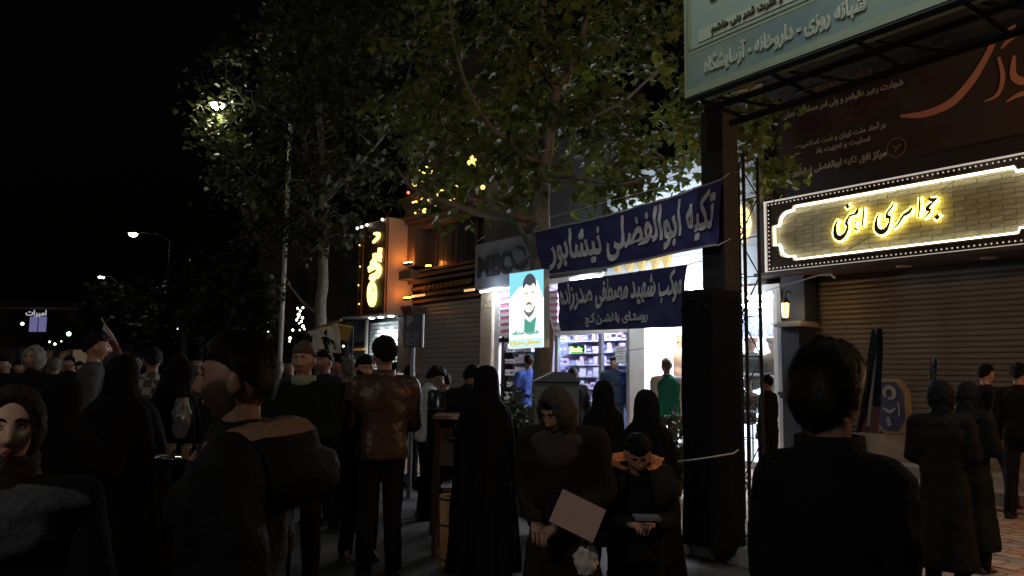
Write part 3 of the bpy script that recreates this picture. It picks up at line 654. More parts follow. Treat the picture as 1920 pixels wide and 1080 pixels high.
# festoon bulbs seen through the leaves
ls = thing('light_string', 'golden festoon bulbs glowing on the roof line behind leaves', 'lights', FP(ft(840, .4, 340), .4, 6.5))
for px, py in ((790, 318), (799, 325), (805, 330), (811, 322), (806, 312), (788, 335), (797, 341), (782, 346), (778, 352), (889, 296), (893, 303), (886, 306), (891, 311), (897, 300), (862, 290), (853, 293), (868, 345), (864, 350), (872, 349), (833, 361), (826, 366), (838, 370), (812, 372), (806, 377), (797, 376), (848, 378), (790, 391), (900, 357), (910, 352), (783, 400), (801, 396), (820, 389), (871, 263), (880, 262), (770, 362), (840, 365), (855, 372)):
    t, h = fp(px, py, .35); mb = MB(); mb.ball(FP(t, .42, h), random.uniform(.025, .07), 8); mb.build('bulb', redL if px < 780 and py < 365 else goldL, ls)
# ---------- E: upright gold script sign
dE = .75
a, b = ft(676, dE, 500), ft(727, dE, 500); hE0 = fp(727, 588, dE)[1]; hE1 = fp(727, 408, dE)[1]
vs = thing('upright_sign', 'tall upright sign with glowing gold script and round gold emblem', 'sign', FP((a + b) / 2, .4, hE0))
mb = MB(); mb.fbox(a, b, .0, dE, hE0, hE1); mb.build('sign_box', mat('beige_panel', (.34, .26, .20), .6, var=.08), vs)
mb = MB(); mb.fbox(a - .02, b + .06, dE + .003, dE + .03, hE0 + .05, hE1 - .05); mb.build('sign_face', mat('sign_dark', (.045, .02, .008), .5), vs)
for t in (a - .01, a - .22, b + .03):
    mb = MB(); mb.fbox(t - .025, t + .025, dE + .032, dE + .07, hE0, hE1); mb.build('trim_bar', mat('copper_trim', (.35, .16, .06), .4, .7), vs)
t, h = fp(703, 500, dE); m_ = fmap(t, h, dE); t_s, h_s = t, h
Hh = hE1 - hE0; k = Hh / 180
def vz(pts): return [(lambda q: (t_s - q[0], q[1] - h_s))(fp(640 + x / 4.908, 400 + y / 4.908, dE)) for x, y in pts]
mb = MB()
for pts, w in (([(320, 190), (360, 195), (355, 225), (310, 270)], (.04, .09, .08, .04)), ([(375, 320), (370, 380), (375, 420)], (.12, .13, .12)), ([(325, 370), (320, 440), (290, 465)], (.10, .14, .08)), ([(270, 520), (300, 500), (340, 490), (350, 460)], (.12, .12, .1, .08)),
               ([(345, 480), (370, 520), (345, 570), (285, 580)], (.1, .15, .15, .05)), ([(280, 600), (325, 595), (295, 625)], (.06, .08, .06)), ([(350, 430), (380, 440)], (.04, .05))):
    stroke(mb, vz(pts), [x * 1.25 for x in w], m_, .035, .08)
mb.build('script', em('gold_script', (1, .68, .18), 3.2), vs)
ring = [(300 + 32 * math.cos(x), 745 + 100 * math.sin(x)) for x in np.linspace(0, 2 * math.pi, 17)]
mb = MB(); stroke(mb, vz(ring), [.09] * 17, m_, .035, .08); stroke(mb, vz([(300, 680), (285, 720), (310, 760), (290, 810)]), [.03, .09, .09, .04], m_, .035, .08); mb.build('emblem_ring', em('gold_script', (1, .68, .18), 3.2), vs)
for px, py in ((672, 428), (680, 426), (690, 422), (719, 412), (676, 460), (677, 500), (674, 535), (675, 570)):
    t, h = fp(px, py, dE + .05); mb = MB(); mb.ball(FP(t, dE + .08, h), .035 if py < 440 else .022, 8); mb.build('small_bulb', dotL if py < 440 else goldL, vs)
# ---------- F: small shop with canopy and white shutter
dF = .35
kf = thing('small_shop', 'small shop with lit white shutter and thin canopy with downlights', 'building', FP(ft(700, .0, 620), -.5, PZ))
a, b = ft(690, .0, 630), ft(760, .0, 630); h0 = fp(720, 597, .0)[1]
mb = MB(); mb.fbox(ft(640, 0, 620), tD0 + .005, -3, -.12, PZ, 5.2); mb.build('wall', walldark, kf)
mb = MB(); mb.fbox(ft(648, 0, 620), a, -.119, .0, PZ, h0); mb.build('side_panel', mat('blue_grey_panel', (.10, .13, .18), .5, var=.2), kf)
mb = MB(); mb.fbox(ft(650, 0, 620), a + .1, .003, .02, fp(670, 648, 0)[1], fp(670, 642, 0)[1]); mb.build('panel_trim', black, kf)
roller(kf, a - .02, b, PZ + .02, h0 - .01, -.05, .105, shutterW)
mb = MB(); mb.fbox(a - .02, a + .09, -.119, .06, PZ, h0); mb.build('door_jamb', whitep, kf)
mb = MB(); mb.fbox(ft(648, .5, 600), tD0 - .5, -.1, .62, h0 + .02, h0 + .07); mb.build('canopy', mat('canopy_grey', (.3, .32, .35), .5), kf)
for px in (697, 714, 733):
    t = ft(px, .3, 593); mb = MB(); mb.lathe(FP(t, .3, h0 - .015), [(.07, 0), (.085, .03)], 14); mb.build('downlight', em('cool_downlight', (.85, .95, 1), 28), kf)
    l = light('downlight_beam', 'SPOT', FP(t, .28, h0 - .04), 55, (.85, .95, 1), kf, .05, spot_size=R(110), spot_blend=.7); aim(l, FP(t, -.02, PZ + .6))
t, h = fp(672, 655, .1); mb = MB(); mb.fbox(t - .35, t + .3, .0, .15, h - .03, h + .02); mb.build('yellow_ledge', mat('yellow_paint_glow', (.6, .35, .05), .6, emit=(1, .55, .1), es=.12), kf)  # ledge is no lamp; a faint glow is put into its colour
# ---------- G: buildings further off, dark, to close the street
def far_block(px0, px1, Y0, Y1, h, label, wins, warm=True):
    A_, B_ = G(px0, Y0), G(px1, Y1); e = (B_ - A_).normalized(); nrm = Vector((-e.y, e.x, 0)); 
    if nrm.y < 0: nrm = -nrm
    o = thing('far_building', label, 'building', (A_ + B_) / 2); mb = MB(); mb.hexa([A_, B_, B_ + nrm * 8, A_ + nrm * 8] + [v + Vector((0, 0, h)) for v in (A_, B_, B_ + nrm * 8, A_ + nrm * 8)]); mb.build('wall', walldark, o)
    L = (B_ - A_).length
    for (u, z, w, hh, lit) in wins:
        c = A_ + e * (u * L) + Vector((0, 0, z)) - nrm * .03; mb = MB(); q = lambda x, y, zz: c + e * x + nrm * y + Vector((0, 0, zz))
        mb.hexa([q(-w / 2, -.02, 0), q(w / 2, -.02, 0), q(w / 2, .02, 0), q(-w / 2, .02, 0), q(-w / 2, -.02, hh), q(w / 2, -.02, hh), q(w / 2, .02, hh), q(-w / 2, .02, hh)]); mb.build('window', lit, o)
    return o, A_, e, nrm, L
wd = mat('dark_window', (.03, .035, .05), .15); wl_ = em('dim_window', (1, .7, .35), .06)
far_block(-160, 270, 40, 46, 5.2, 'low dark shop row far down the street with blue lit banners', [(.1 + .12 * k, .3, 1.2, 2.2, wl_ if k in (1, 5) else wd) for k in range(8)])
far_block(470, 648, 36, 30, 7.5, 'dark building far behind the second tree', [(.12 + .2 * k, z, 1.0, 1.3, wd) for k in range(4) for z in (1.5, 4.4)])
fs = thing('far_shop_sign', 'dim white lettering above two blue lit panels far down the street', 'sign', P(68, 600, 39))
def camface(c, w=1): return lambda x, y, z: c + Vector((x, -z, y))
text_on('امیرات', 'lettering', em('dim_white', (.8, .8, .9), .35), fs, camface(P(68, 588, 39)), 1.05, .38, bold=.02)
for px0, px1 in ((56, 70), (73, 87)):
    c = P((px0 + px1) / 2, 608, 39); mb = MB(); mb.box((c.x - .19, c.y - .04, c.z - .38), (c.x + .19, c.y, c.z + .38)); mb.build('lit_panel', em('blue_panel', (.32, .30, .75), .32), fs)
c = P(66, 577, 39.3); mb = MB(); mb.box((c.x - 3.5, c.y, c.z - .06), (c.x + 3.2, c.y + .2, c.z + .02)); mb.build('roof_edge', mat('roof_edge', (.3, .15, .12)), fs)
for px, py, Y, col, r, lab in ((42, 607, 36, dotL, .07, 'white lamp point left of the two blue lit panels'), (129, 626, 36, em('green_light', (.6, 1, .8), 6), .10, 'bright greenish lamp point right of the blue lit panels'), (93, 641, 35, dotL, .04, 'small white lamp point low below the blue panels, left one of a pair'),
    (103, 645, 35, dotL, .05, 'small white lamp point low below the blue panels, right one of a pair'), (160, 583, 36, dotL, .05, 'faint white lamp point under the farther street lamp'), (338, 609, 40, dotL, .07, 'brightest white lamp point of the three before the dark bushy tree'), (333, 616, 40, dotL, .05, 'lowest white lamp point of the three before the dark tree'),
    (336, 602, 40, dotL, .04, 'uppermost white lamp point of the three before the dark tree'), (469, 597, 40, dotL, .05, 'upper white lamp point above the head of the hooded man'), (468, 614, 40, dotL, .07, 'lower white lamp point just above the hair of the hooded man'), (115, 640, 35, dotL, .03, 'faintest lamp point between the blue panels and green lamp')):
    mb = MB(); mb.ball(P(px, py, Y), r, 8); tag(mb.build('far_lamp', col), lab, 'lamp', 'tiny far lamps')
fl = thing('festoon', 'hanging strings of white bulbs behind the second tree trunk', 'lights', P(562, 640, 28))
for px, py in ((558, 578), (563, 583), (568, 577), (559, 595), (567, 596), (561, 606), (565, 603), (549, 619), (562, 619), (571, 617), (556, 600), (544, 634), (543, 640), (505, 620), (503, 606), (500, 622), (560, 590), (568, 612), (487, 622), (645, 636), (644, 649)):
    mb = MB(); mb.ball(P(px, py, 28), random.uniform(.03, .06), 6); mb.build('bulb', dotL, fl)
# ================================================================== STREET LAMPS
def street_lamp(base, head, label, e, headr=.12, col=(1, .97, .88), es=60, pole=(.05, .08)):
    o = thing('street_lamp', label, 'street lamp', base); base = Vector(base); head = Vector(head); top = Vector((base.x, base.y, head.z - .3))
    mb = MB(); mb.tube([base, base + Vector((0, 0, 1.0)), base + Vector((0, 0, 1.01)), top], [pole[1], pole[1], pole[0], pole[0] * .8], 10); mb.build('pole', mat('lamp_pole_dark' if base.y > 25 else 'lamp_pole', (.02, .02, .02) if base.y > 25 else (.35, .33, .30), .5, .3), o)
    mb = MB(); mb.tube([top, top * .6 + head * .4 + Vector((0, 0, .2)), head + Vector((0, 0, .08))], pole[0] * .5, 8); mb.build('arm', darkmetal, o)
    mb = MB(); mb.lathe(head, [(.05, .16), (headr * 1.2, .12), (headr * 1.5, .03), (headr * 1.45, 0)], 14); mb.build('lamp_hood', darkmetal, o)
    mb = MB(); mb.ball(head - Vector((0, 0, .02)), (headr, headr, headr * .7), 12); mb.build('lamp_bulb', mat('lamp_bulb_%d' % es, (.8, .8, .8), emit=col, es=es), o)
    if e: light('lamp_light', 'POINT', head - Vector((0, 0, headr + .08)), e, col, o, .1)
    return o
street_lamp(GV(531, 540, 15.2), P(408, 196, 15.0), 'street lamp glowing inside the foliage above the crowd', 120, col=(1, .93, .62))
street_lamp(G(300, 33), P(250, 438, 33), 'lit street lamp alone in the black sky over the road', 5, .17)
street_lamp(G(205, 50), P(190, 519, 50), 'farther lit street lamp low over the dark left crowd', 5, .17)
street_lamp((-11.5, 5, 0), (-10.2, 6, 8.0), 'street lamp across the road, left of the picture', 120, col=(1, .97, .9))
# lamps of the same street that stand behind the photographer
street_lamp((-5.5, -6, 0), (-4.4, -5.2, 7.2), 'street lamp standing behind the photographer', 500, col=(1, .86, .74))
street_lamp((7.6, 3.4, PZ), (6.4, 3.8, 3.9), 'sodium street lamp on the pavement outside the picture', 270, col=(1, .52, .24), es=30)
# ================================================================== HOARDING, MAST, LATTICE TOWER
YM = 7.1
c = GV(1350, 380, YM, PZ); hbB = P(1290, 190, 6.4).z
bb = thing('billboard', 'large pale green and blue hoarding on a thick dark mast', 'billboard', c)
top = P(1354, 175, YM).z
mb = MB(); q = lambda a, b, z: c + FE * a + FN * b + Vector((0, 0, z - PZ))
def obox(mb, c, a0, a1, b0, b1, z0, z1, m=0):
    q = lambda a, b, z: Vector((c.x, c.y, 0)) + FE * a + FN * b + Vector((0, 0, z)); return mb.hexa([q(a0, b0, z0), q(a0, b1, z0), q(a1, b1, z0), q(a1, b0, z0), q(a0, b0, z1), q(a0, b1, z1), q(a1, b1, z1), q(a1, b0, z1)], m)
obox(mb, c, -.125, .125, -.11, .11, PZ, top - .18); mb.build('mast', mat('mast_paint', (.014, .014, .013), .7, 0, bump=.2, bscale=25, var=.4, vscale=3), bb)
mb = MB()
for a, b in ((-.19, -.19), (.16, -.19), (.16, .16), (-.19, .16)): obox(mb, c, a, a + .03, b, b + .03, PZ + .0, PZ + .35)
obox(mb, c, -.26, .26, -.26, .26, PZ + .001, PZ + .03); mb.build('base_plate', darkmetal, bb)
# board plane
cB = P(1289, 190, 6.35); cB2 = Vector((cB.x, cB.y, 0))
AB = math.atan(1010 / F); FEb = Vector((-math.sin(AB), math.cos(AB), 0)); FNb = Vector((-math.cos(AB), -math.sin(AB), 0))
def BQ(a, z, d=0): return cB2 - FEb * a + FNb * d + Vector((0, 0, z))     # a to the viewer's right
Lb, Hb = 6.0, 3.2
mb = MB(); V = [BQ(0, hbB, 0), BQ(Lb, hbB, 0), BQ(Lb, hbB, -.16), BQ(0, hbB, -.16)]; mb.hexa(V + [v + Vector((0, 0, Hb)) for v in V])
board = mb.build('panel', mat('hoarding_print', (.30, .41, .37), .5, col2=(.37, .45, .36), vscale=1.2, spec=.3, bump=.15, bscale=6), bb)
def bstrip(a0, a1, z0, z1, m_, nm, d=.004, th_=.004):
    mb = MB(); V = [BQ(a0, hbB + z0, d + th_), BQ(a1, hbB + z0, d + th_), BQ(a1, hbB + z0, d), BQ(a0, hbB + z0, d)]; mb.hexa(V + [v + Vector((0, 0, z1 - z0)) for v in V]); return mb.build(nm, m_, bb)
olive = mat('hoarding_olive', (.30, .33, .19), .5, var=.1, vscale=2)
bstrip(0, Lb, 0.0, .065, mat('hoarding_frame', (.30, .35, .24), .5, var=.15), 'frame_edge', .001, .03)
bstrip(.02, Lb, .075, .37, mat('hoarding_blue', (.13, .21, .24), .5, col2=(.30, .36, .26), vscale=.9), 'printed_band')
bstrip(.02, Lb, .374, .385, olive, 'printed_line'); bstrip(.02, Lb, .41, .418, olive, 'printed_line')
bstrip(.14, Lb, .45, .555, mat('hoarding_pale', (.50, .54, .40), .5, var=.1), 'printed_strip'); bstrip(.022, .05, .43, Hb, olive, 'printed_edge')
bstrip(.0, .02, .067, Hb, mat('hoarding_frame', (.27, .33, .22)), 'frame_edge', .001, .03)
def bpx(px, z):
    r = ray(px, 100); o_ = Vector((0, 0, CAMZ)); p0 = cB2 + FNb * .02; k = (p0 - o_).dot(FNb) / r.dot(FNb); return -(o_ + r * k - p0).dot(FEb)
bmf = lambda a0, z: (lambda x, y, zz: BQ(a0 + x, hbB + z + y, .0) + FNb * (zz + .012))
tx = mat('hoarding_letters', (.62, .64, .52), .5)
text_on('شبانه روزی - داروخانه - آزمایشگاه', 'lettering', tx, bb, bmf((bpx(1320, 0) + bpx(1628, 0)) / 2, .215), bpx(1628, 0) - bpx(1320, 0), .19, bold=.03, ext=.004)
text_on('و عترت قمر بنی هاشم', 'lettering', mat('hoarding_dark_letters', (.12, .13, .08), .5), bb, bmf((bpx(1334, 0) + bpx(1470, 0)) / 2, .503), bpx(1470, 0) - bpx(1334, 0), .088, bold=.03, ext=.004)
text_on('درمانگاه', 'lettering', mat('hoarding_faint', (.33, .40, .30), .5), bb, bmf(.62, .83), .7, .25, bold=.02, ext=.004)
# steel under and behind the board
mb = MB()
for a, b, z in ((-.02, -.22, -.05), (-.02, -.55, -.10), (-.02, .02, -.03)):
    p0, p1 = BQ(0, hbB + z, b), BQ(Lb, hbB + z, b); mb.tube([p0, p1], .03, 4)
for k in range(9):
    a = .15 + k * .7; mb.tube([BQ(a, hbB - .05, .0), BQ(a, hbB - .09, -.55)], .022, 4); mb.tube([BQ(a, hbB + .02, -.2), BQ(a + .35, hbB - .09, -.55)], .015, 4)
mb.build('steel_frame', darkmetal, bb)
for k in range(6):
    a = .8 + k * 1.1; mb = MB(); mb.tube([BQ(a, hbB - .10, -.35), BQ(a + .35, hbB - .10, -.36)], .012, 6); mb.build('cable_tray', mat('galvanised', (.12, .12, .11), .5, .3), bb)
# flood lamps added out of view above the hoarding to light its print
for a in (1.6, 4.4):
    p = BQ(a, hbB + Hb + .1, 2.3); mb = MB(); mb.tube([BQ(a, hbB + Hb, -.05), BQ(a, hbB + Hb + .35, .4), p + Vector((0, 0, .1))], .025, 6); mb.build('lamp_arm', darkmetal, bb)
    mb = MB(); mb.box(p - Vector((.15, .15, .0)), p + Vector((.15, .15, .1))); mb.build('added_flood_lamp', darkmetal, bb)
    l = light('added_flood_light', 'SPOT', p - Vector((0, 0, .05)), 190, (.86, .98, 1), bb, .1, spot_size=R(100), spot_blend=.6); aim(l, BQ(a, hbB + .7, 0))
# lattice tower beside the mast
lt = thing('lattice_tower', 'thin dark lattice tower with diagonal braces right of the mast', 'tower', GV(1401, 500, 7.6, PZ))
c = GV(1392, 500, 7.6, PZ); ztop = hbB - .15; s = .115
cs4 = [(-s, -s), (s, -s), (s, s), (-s, s)]
for a, b in cs4:
    mb = MB(); qq = Vector((c.x, c.y, 0)) + FE * a + FN * b; mb.tube([qq + Vector((0, 0, PZ)), qq + Vector((0, 0, ztop))], .018, 6); mb.build('leg', darkmetal, lt)
n = 9; dz = (ztop - PZ) / n
for k in range(n):
    for i in (0, 2):
        (a0, b0), (a1, b1) = cs4[i], cs4[(i + 1) % 4]; z0 = PZ + k * dz; z1 = z0 + dz
        if k % 2: a0, b0, a1, b1 = a1, b1, a0, b0
        q0 = Vector((c.x, c.y, z0)) + FE * a0 + FN * b0; q1 = Vector((c.x, c.y, z1)) + FE * a1 + FN * b1
        mb = MB(); mb.tube([q0, q1], .007, 5); mb.build('brace', darkmetal, lt)
        q2 = Vector((c.x, c.y, z1)) + FE * a0 + FN * b0; mb = MB(); mb.tube([q2, q1], .006, 5); mb.build('cross_bar', darkmetal, lt)
# black-draped scaffold box in front of the mast
cx = GV(1335, 700, 6.55, PZ); hd = P(1333, 547, 6.55).z
dr = thing('draped_stand', 'tall stand wrapped in black cloth at the foot of the mast', 'stand', cx)
def drape(cx, w, d, h, z0, name, mt, parent, amp=.02, seed=0, flare=.02, ang=0):
    V = []; Fc = []; n = 72; m = 26
    ca, sa = math.cos(ang), math.sin(ang)
    for j in range(m + 1):
        f = j / m; z = z0 + (h - z0) * (1 - f)
        for i in range(n):
            a = 2 * math.pi * i / n; ca_, sa_ = math.cos(a), math.sin(a); k = 1 / (abs(ca_) ** 6 + abs(sa_) ** 6) ** (1 / 6)
            r = 1 + flare * f
            x, y = w / 2 * ca_ * k * r, d / 2 * sa_ * k * r
            fo = amp * f ** .7 * (math.sin(a * 9 + seed + noise.noise((f * 2, a, seed)) * 3) + .6 * math.sin(a * 17 + f * 2 + seed)) * .6
            x += fo * ca_; y += fo * sa_; V.append((cx.x + x * ca - y * sa, cx.y + x * sa + y * ca, z + noise.noise((a * 2, f * 3, seed)) * .012))
    for j in range(m):
        for i in range(n): k = (i + 1) % n; Fc.append((j * n + i, (j + 1) * n + i, (j + 1) * n + k, j * n + k))
    Fc.append(tuple(range(n))); me = mesh_from(name, V, Fc, mt, smooth=True); return place(name, me, parent)
blackcloth = mat('black_cloth', (.007, .007, .008), .85, bump=.3, bscale=160, spec=.06)
drape(cx, .37, .40, hd, PZ + .02, 'cloth', blackcloth, dr, ang=FROT)
mb = MB()
for a, b in ((-.14, -.15), (.14, -.15), (.14, .15), (-.14, .15)): mb.tube([Vector((cx.x, cx.y, PZ)) + FE * a + FN * b, Vector((cx.x, cx.y, hd - .03)) + FE * a + FN * b], .02, 6)
mb.build('frame', darkmetal, dr)
mb = MB(); t_ = lambda x, y, z: Vector((cx.x, cx.y, hd - .16)) - FE * x + FN * (.222 + z) + Vector((0, 0, y))
stroke(mb, [(-.10, -.08), (-.13, .0), (-.08, .07), (0, .09), (.08, .07), (.13, 0), (.10, -.08)], [.01, .018, .012, .016, .012, .018, .01], t_, .0, .006); stroke(mb, [(-.05, -.02), (0, .03), (.05, -.02)], [.012] * 3, t_, .0, .006)
mb.build('printed_emblem', mat('faint_print', (.013, .013, .014), .8, spec=.1), dr)
# ================================================================== BANNERS
def cloth(name, label, cat, toppx, botpx, depth, mt, nu=64, nv=20, wob=.032, seed=1, thick=.003, group=None):
    def interp(pts, u):
        xs = [p[0] for p in pts]; u *= 1
        for i in range(len(pts) - 1):
            if u <= pts[i + 1][0] or i == len(pts) - 2:
                f = (u - pts[i][0]) / (pts[i + 1][0] - pts[i][0]); return pts[i][1] + (pts[i + 1][1] - pts[i][1]) * f, pts[i][2] + (pts[i + 1][2] - pts[i][2]) * f
    def S(u, v, off=0):      # u left->right, v bottom->top
        u_, v_ = min(max(u, 0), 1), min(max(v, 0), 1); Y = 1 / (1 / depth[0] * (1 - u_) + 1 / depth[1] * u_)
        tx_, ty_ = interp(toppx, u_); bx_, by_ = interp(botpx, u_)
        p = P(bx_ + (tx_ - bx_) * v_, by_ + (ty_ - by_) * v_, Y)
        w = wob * (noise.noise((u * 6 + seed * 7, v * 2.2, seed)) + .5 * noise.noise((u * 17, v * 5 + u * 8, seed + 3)))
        return p + FN * (w + off)
    V = [S(i / nu, j / nv, o) for o in (0, -thick) for j in range(nv + 1) for i in range(nu + 1)]; N_ = (nu + 1) * (nv + 1)
    Fc = []
    for j in range(nv):
        for i in range(nu):
            a = j * (nu + 1) + i; Fc += [(a, a + 1, a + nu + 2, a + nu + 1), (N_ + a + nu + 1, N_ + a + nu + 2, N_ + a + 1, N_ + a)]
    root = thing(name, label, cat, S(.5, 0), group); o = place('cloth', mesh_from('cloth', V, Fc, mt, smooth=True), root)
    return root, S
navy = mat('navy_cloth', (.034, .032, .135), .7, bump=.15, bscale=200, var=.12, vscale=3)
lett = mat('banner_letters', (.72, .70, .72), .7, var=.1, vscale=3)
bn, S1 = cloth('banner', 'upper dark blue banner with big pale lettering from tree to mast', 'banner', [(0, 1001, 434), (.4, 1141, 402), (.74, 1264, 366), (1, 1355, 333)], [(0, 1016, 518), (.37, 1141, 503), (.82, 1296, 469), (1, 1344, 461)], (8.7, 6.85), navy, seed=2)
def smap(S, off=.006): return lambda x, y, z: S(x, y, off + z)
def ttxt(S, root, s, u0, u1, v0, v1, mt, bold=.05, shear=.0, curve=None, off=.008, **k):
    V, Fc = text2d(s, (u1 - u0) * 2.2, (v1 - v0) * .55, bold=max(0, bold - .010), shear=shear, ext=0, **k); V, Fc = densify(V, Fc, .03); V = [(x / 2.2, y / .55, z) for x, y, z in V]
    uc, vc = (u0 + u1) / 2, (v0 + v1) / 2
    me = mesh_from('lettering', [S(uc + x, vc + y, off + z) for x, y, z in V], Fc, mt); return place('lettering', me, root)
ttxt(S1, bn, 'تکیه ابوالفضلی نیشابور', .05, .975, .10, .90, lett, bold=.028, shear=.12)
for v in (.0, .965):   # pale hems
    Vv = []; nn = 40
    for i in range(nn + 1): Vv += [S1(i / nn, v, .005), S1(i / nn, v + .035, .005), S1(i / nn, v + .035, .007), S1(i / nn, v, .007)]
    Fc = [(4 * i + a, 4 * i + 4 + a, 4 * i + 4 + (a + 1) % 4, 4 * i + (a + 1) % 4) for i in range(nn) for a in range(4)]; place('hem', mesh_from('hem', Vv, Fc, mat('pale_hem', (.35, .34, .36), .7)), bn)
mb = MB()
for v in (0, 1):
    mb = MB(); mb.tube([S1(0, v), S1(0, v) + (P(1012, 420 if v else 560, 8.75) - S1(0, v)) * .8], .005, 4); mb.build('tie_cord', mat('cord', (.4, .4, .38), .8), bn); mb = MB(); mb.tube([S1(1, v), G(1380, 6.9, 0) + Vector((0, 0, P(1378, 325 if v else 448, 6.9).z))], .005, 4); mb.build('tie_cord', mat('cord', (.4, .4, .38), .8), bn)
bn2, S2 = cloth('banner', 'lower dark blue banner with two lines of pale lettering', 'banner', [(0, 1045, 531), (.35, 1125, 519), (1, 1288, 496)], [(0, 1051, 621), (.5, 1165, 617), (1, 1280, 613)], (8.6, 6.98), navy, seed=5)
ttxt(S2, bn2, 'موکب شهید مصطفی صدرزاده', .02, .985, .40, .97, lett, bold=.025)
ttxt(S2, bn2, 'روستـای باغشـن گـج', .21, .72, .06, .34, lett, bold=.03)
mb = MB(); mb.tube([S2(0, 1), S2(1, 1), P(1322, 488, 7.1)], .004, 4); mb.build('tie_cord', mat('cord', (.4, .4, .38)), bn2); mb = MB(); mb.tube([S2(0, 0), P(1020, 640, 8.9)], .004, 4); mb.build('tie_cord', mat('cord', (.4, .4, .38)), bn2); mb = MB(); mb.tube([S2(1, 0), P(1322, 640, 7.2)], .004, 4); mb.build('tie_cord', mat('cord', (.4, .4, .38)), bn2)
# dark mourning banner high on the right
dk = mat('mourning_cloth', (.045, .032, .028), .6, bump=.1, bscale=150, col2=(.055, .031, .024), vscale=1)
def onf(px, py, d): t, h = fp(px, py, d); return t, h
tq0, hq0 = fp(1463, 345, .45); hq1 = fp(1463, 192, .45)[1]; tq1 = -4.4
db_ = thing('mourning_banner', 'dark brown banner with small pale lines and large orange calligraphy', 'banner', FP((tq0 + tq1) / 2, .45, hq0))
Lq = tq0 - tq1; Hq = hq1 - hq0
def S3(u, v, off=0): return FP(tq0 - u * Lq, .45 + off + .02 * noise.noise((u * 9, v * 2, 4)), hq0 + Hq * v)
nu, nv = 50, 10; V = [S3(i / nu, j / nv, o) for o in (0, -.003) for j in range(nv + 1) for i in range(nu + 1)]; N_ = (nu + 1) * (nv + 1); Fc = []
for j in range(nv):
    for i in range(nu): a = j * (nu + 1) + i; Fc += [(a, a + 1, a + nu + 2, a + nu + 1), (N_ + a + nu + 1, N_ + a + nu + 2, N_ + a + 1, N_ + a)]
place('cloth', mesh_from('cloth', V, Fc, dk, smooth=True), db_)
def px3(px, py): t, h = fp(px, py, .45); return (tq0 - t) / Lq, (h - hq0) / Hq
pl = mat('mourning_letters', (.6, .57, .52), .7); rd = mat('mourning_red', (.18, .05, .05), .7); br = mat('mourning_brown', (.24, .15, .11), .7)
for s, xl, yl, xr, yr, hh, m_ in (('انا لله و انا الیه راجعون', 1515, 172, 1636, 140, 26, br), ('شهادت رهبر عالیقدر و ولی امر مسلمین جهان', 1470, 217, 1695, 157, 15, pl), ('حضرت آیت الله العظمی امام', 1490, 233, 1675, 187, 14, rd), ('قدس الله نفسه الزکیه', 1517, 242, 1637, 214, 13, rd),
                               ('بر آحاد ملت ایران و امت اسلامی', 1504, 272, 1662, 235, 14, pl), ('تسلیت و تعزیت باد', 1530, 283, 1634, 262, 13, pl), ('مرکز افق تکیه ابوالفضلی نیشابور', 1486, 326, 1664, 288, 17, pl)):
    a = px3(xl, yl); b = px3(xr, yr); dv = Hq and abs(px3(xl, yl + hh / 2)[1] - px3(xl, yl - hh / 2)[1])
    V, Fc = text2d(s, b[0] - a[0], dv * 1.0, bold=.03, ext=0); uc, vc = (a[0] + b[0]) / 2, (a[1] + b[1]) / 2
    place('lettering', mesh_from('lettering', [S3(uc + x, vc + y, .012 + z) for x, y, z in V], Fc, m_), db_)
def s3m(x, y, z): return S3(x / Lq, y / Hq, z)
def q3(pts): return [(px3(x, y)[0] * Lq, px3(x, y)[1] * Hq) for x, y in pts]
org = mat('calligraphy_orange', (.62, .24, .15), .6, col2=(.55, .28, .20), vscale=1)
mb = MB()
stroke(mb, q3([(1690, 218), (1735, 214), (1785, 192), (1825, 150), (1852, 105), (1868, 75), (1905, 48)]), [.03, .085, .10, .09, .07, .055, .03], s3m, .013, .018)
stroke(mb, q3([(1878, 92), (1905, 65), (1940, 55)]), [.02, .08, .05], s3m, .013, .018)
stroke(mb, q3([(1874, 108), (1882, 145), (1872, 178), (1848, 191)]), [.03, .05, .04, .01], s3m, .013, .018)
stroke(mb, q3([(1903, 105), (1901, 140), (1915, 152), (1935, 148)]), [.03, .07, .09, .09], s3m, .013, .018)
stroke(mb, q3([(1888, 192), (1912, 178), (1940, 172)]), [.01, .05, .06], s3m, .013, .018)
mb.build('calligraphy', org, db_)
mb = MB(); eu = q3([(1682, 277)])[0]; ringp = [(eu[0] + .12 * math.cos(x), eu[1] + .12 * math.sin(x)) for x in np.linspace(0, 2 * math.pi, 13)]
stroke(mb, ringp, [.012] * 13, s3m, .013, .016); stroke(mb, [(eu[0] - .05, eu[1] + .04), (eu[0], eu[1]), (eu[0] + .05, eu[1] + .03), (eu[0] - .03, eu[1] - .05)], [.015] * 4, s3m, .013, .016); mb.build('round_emblem', br, db_)
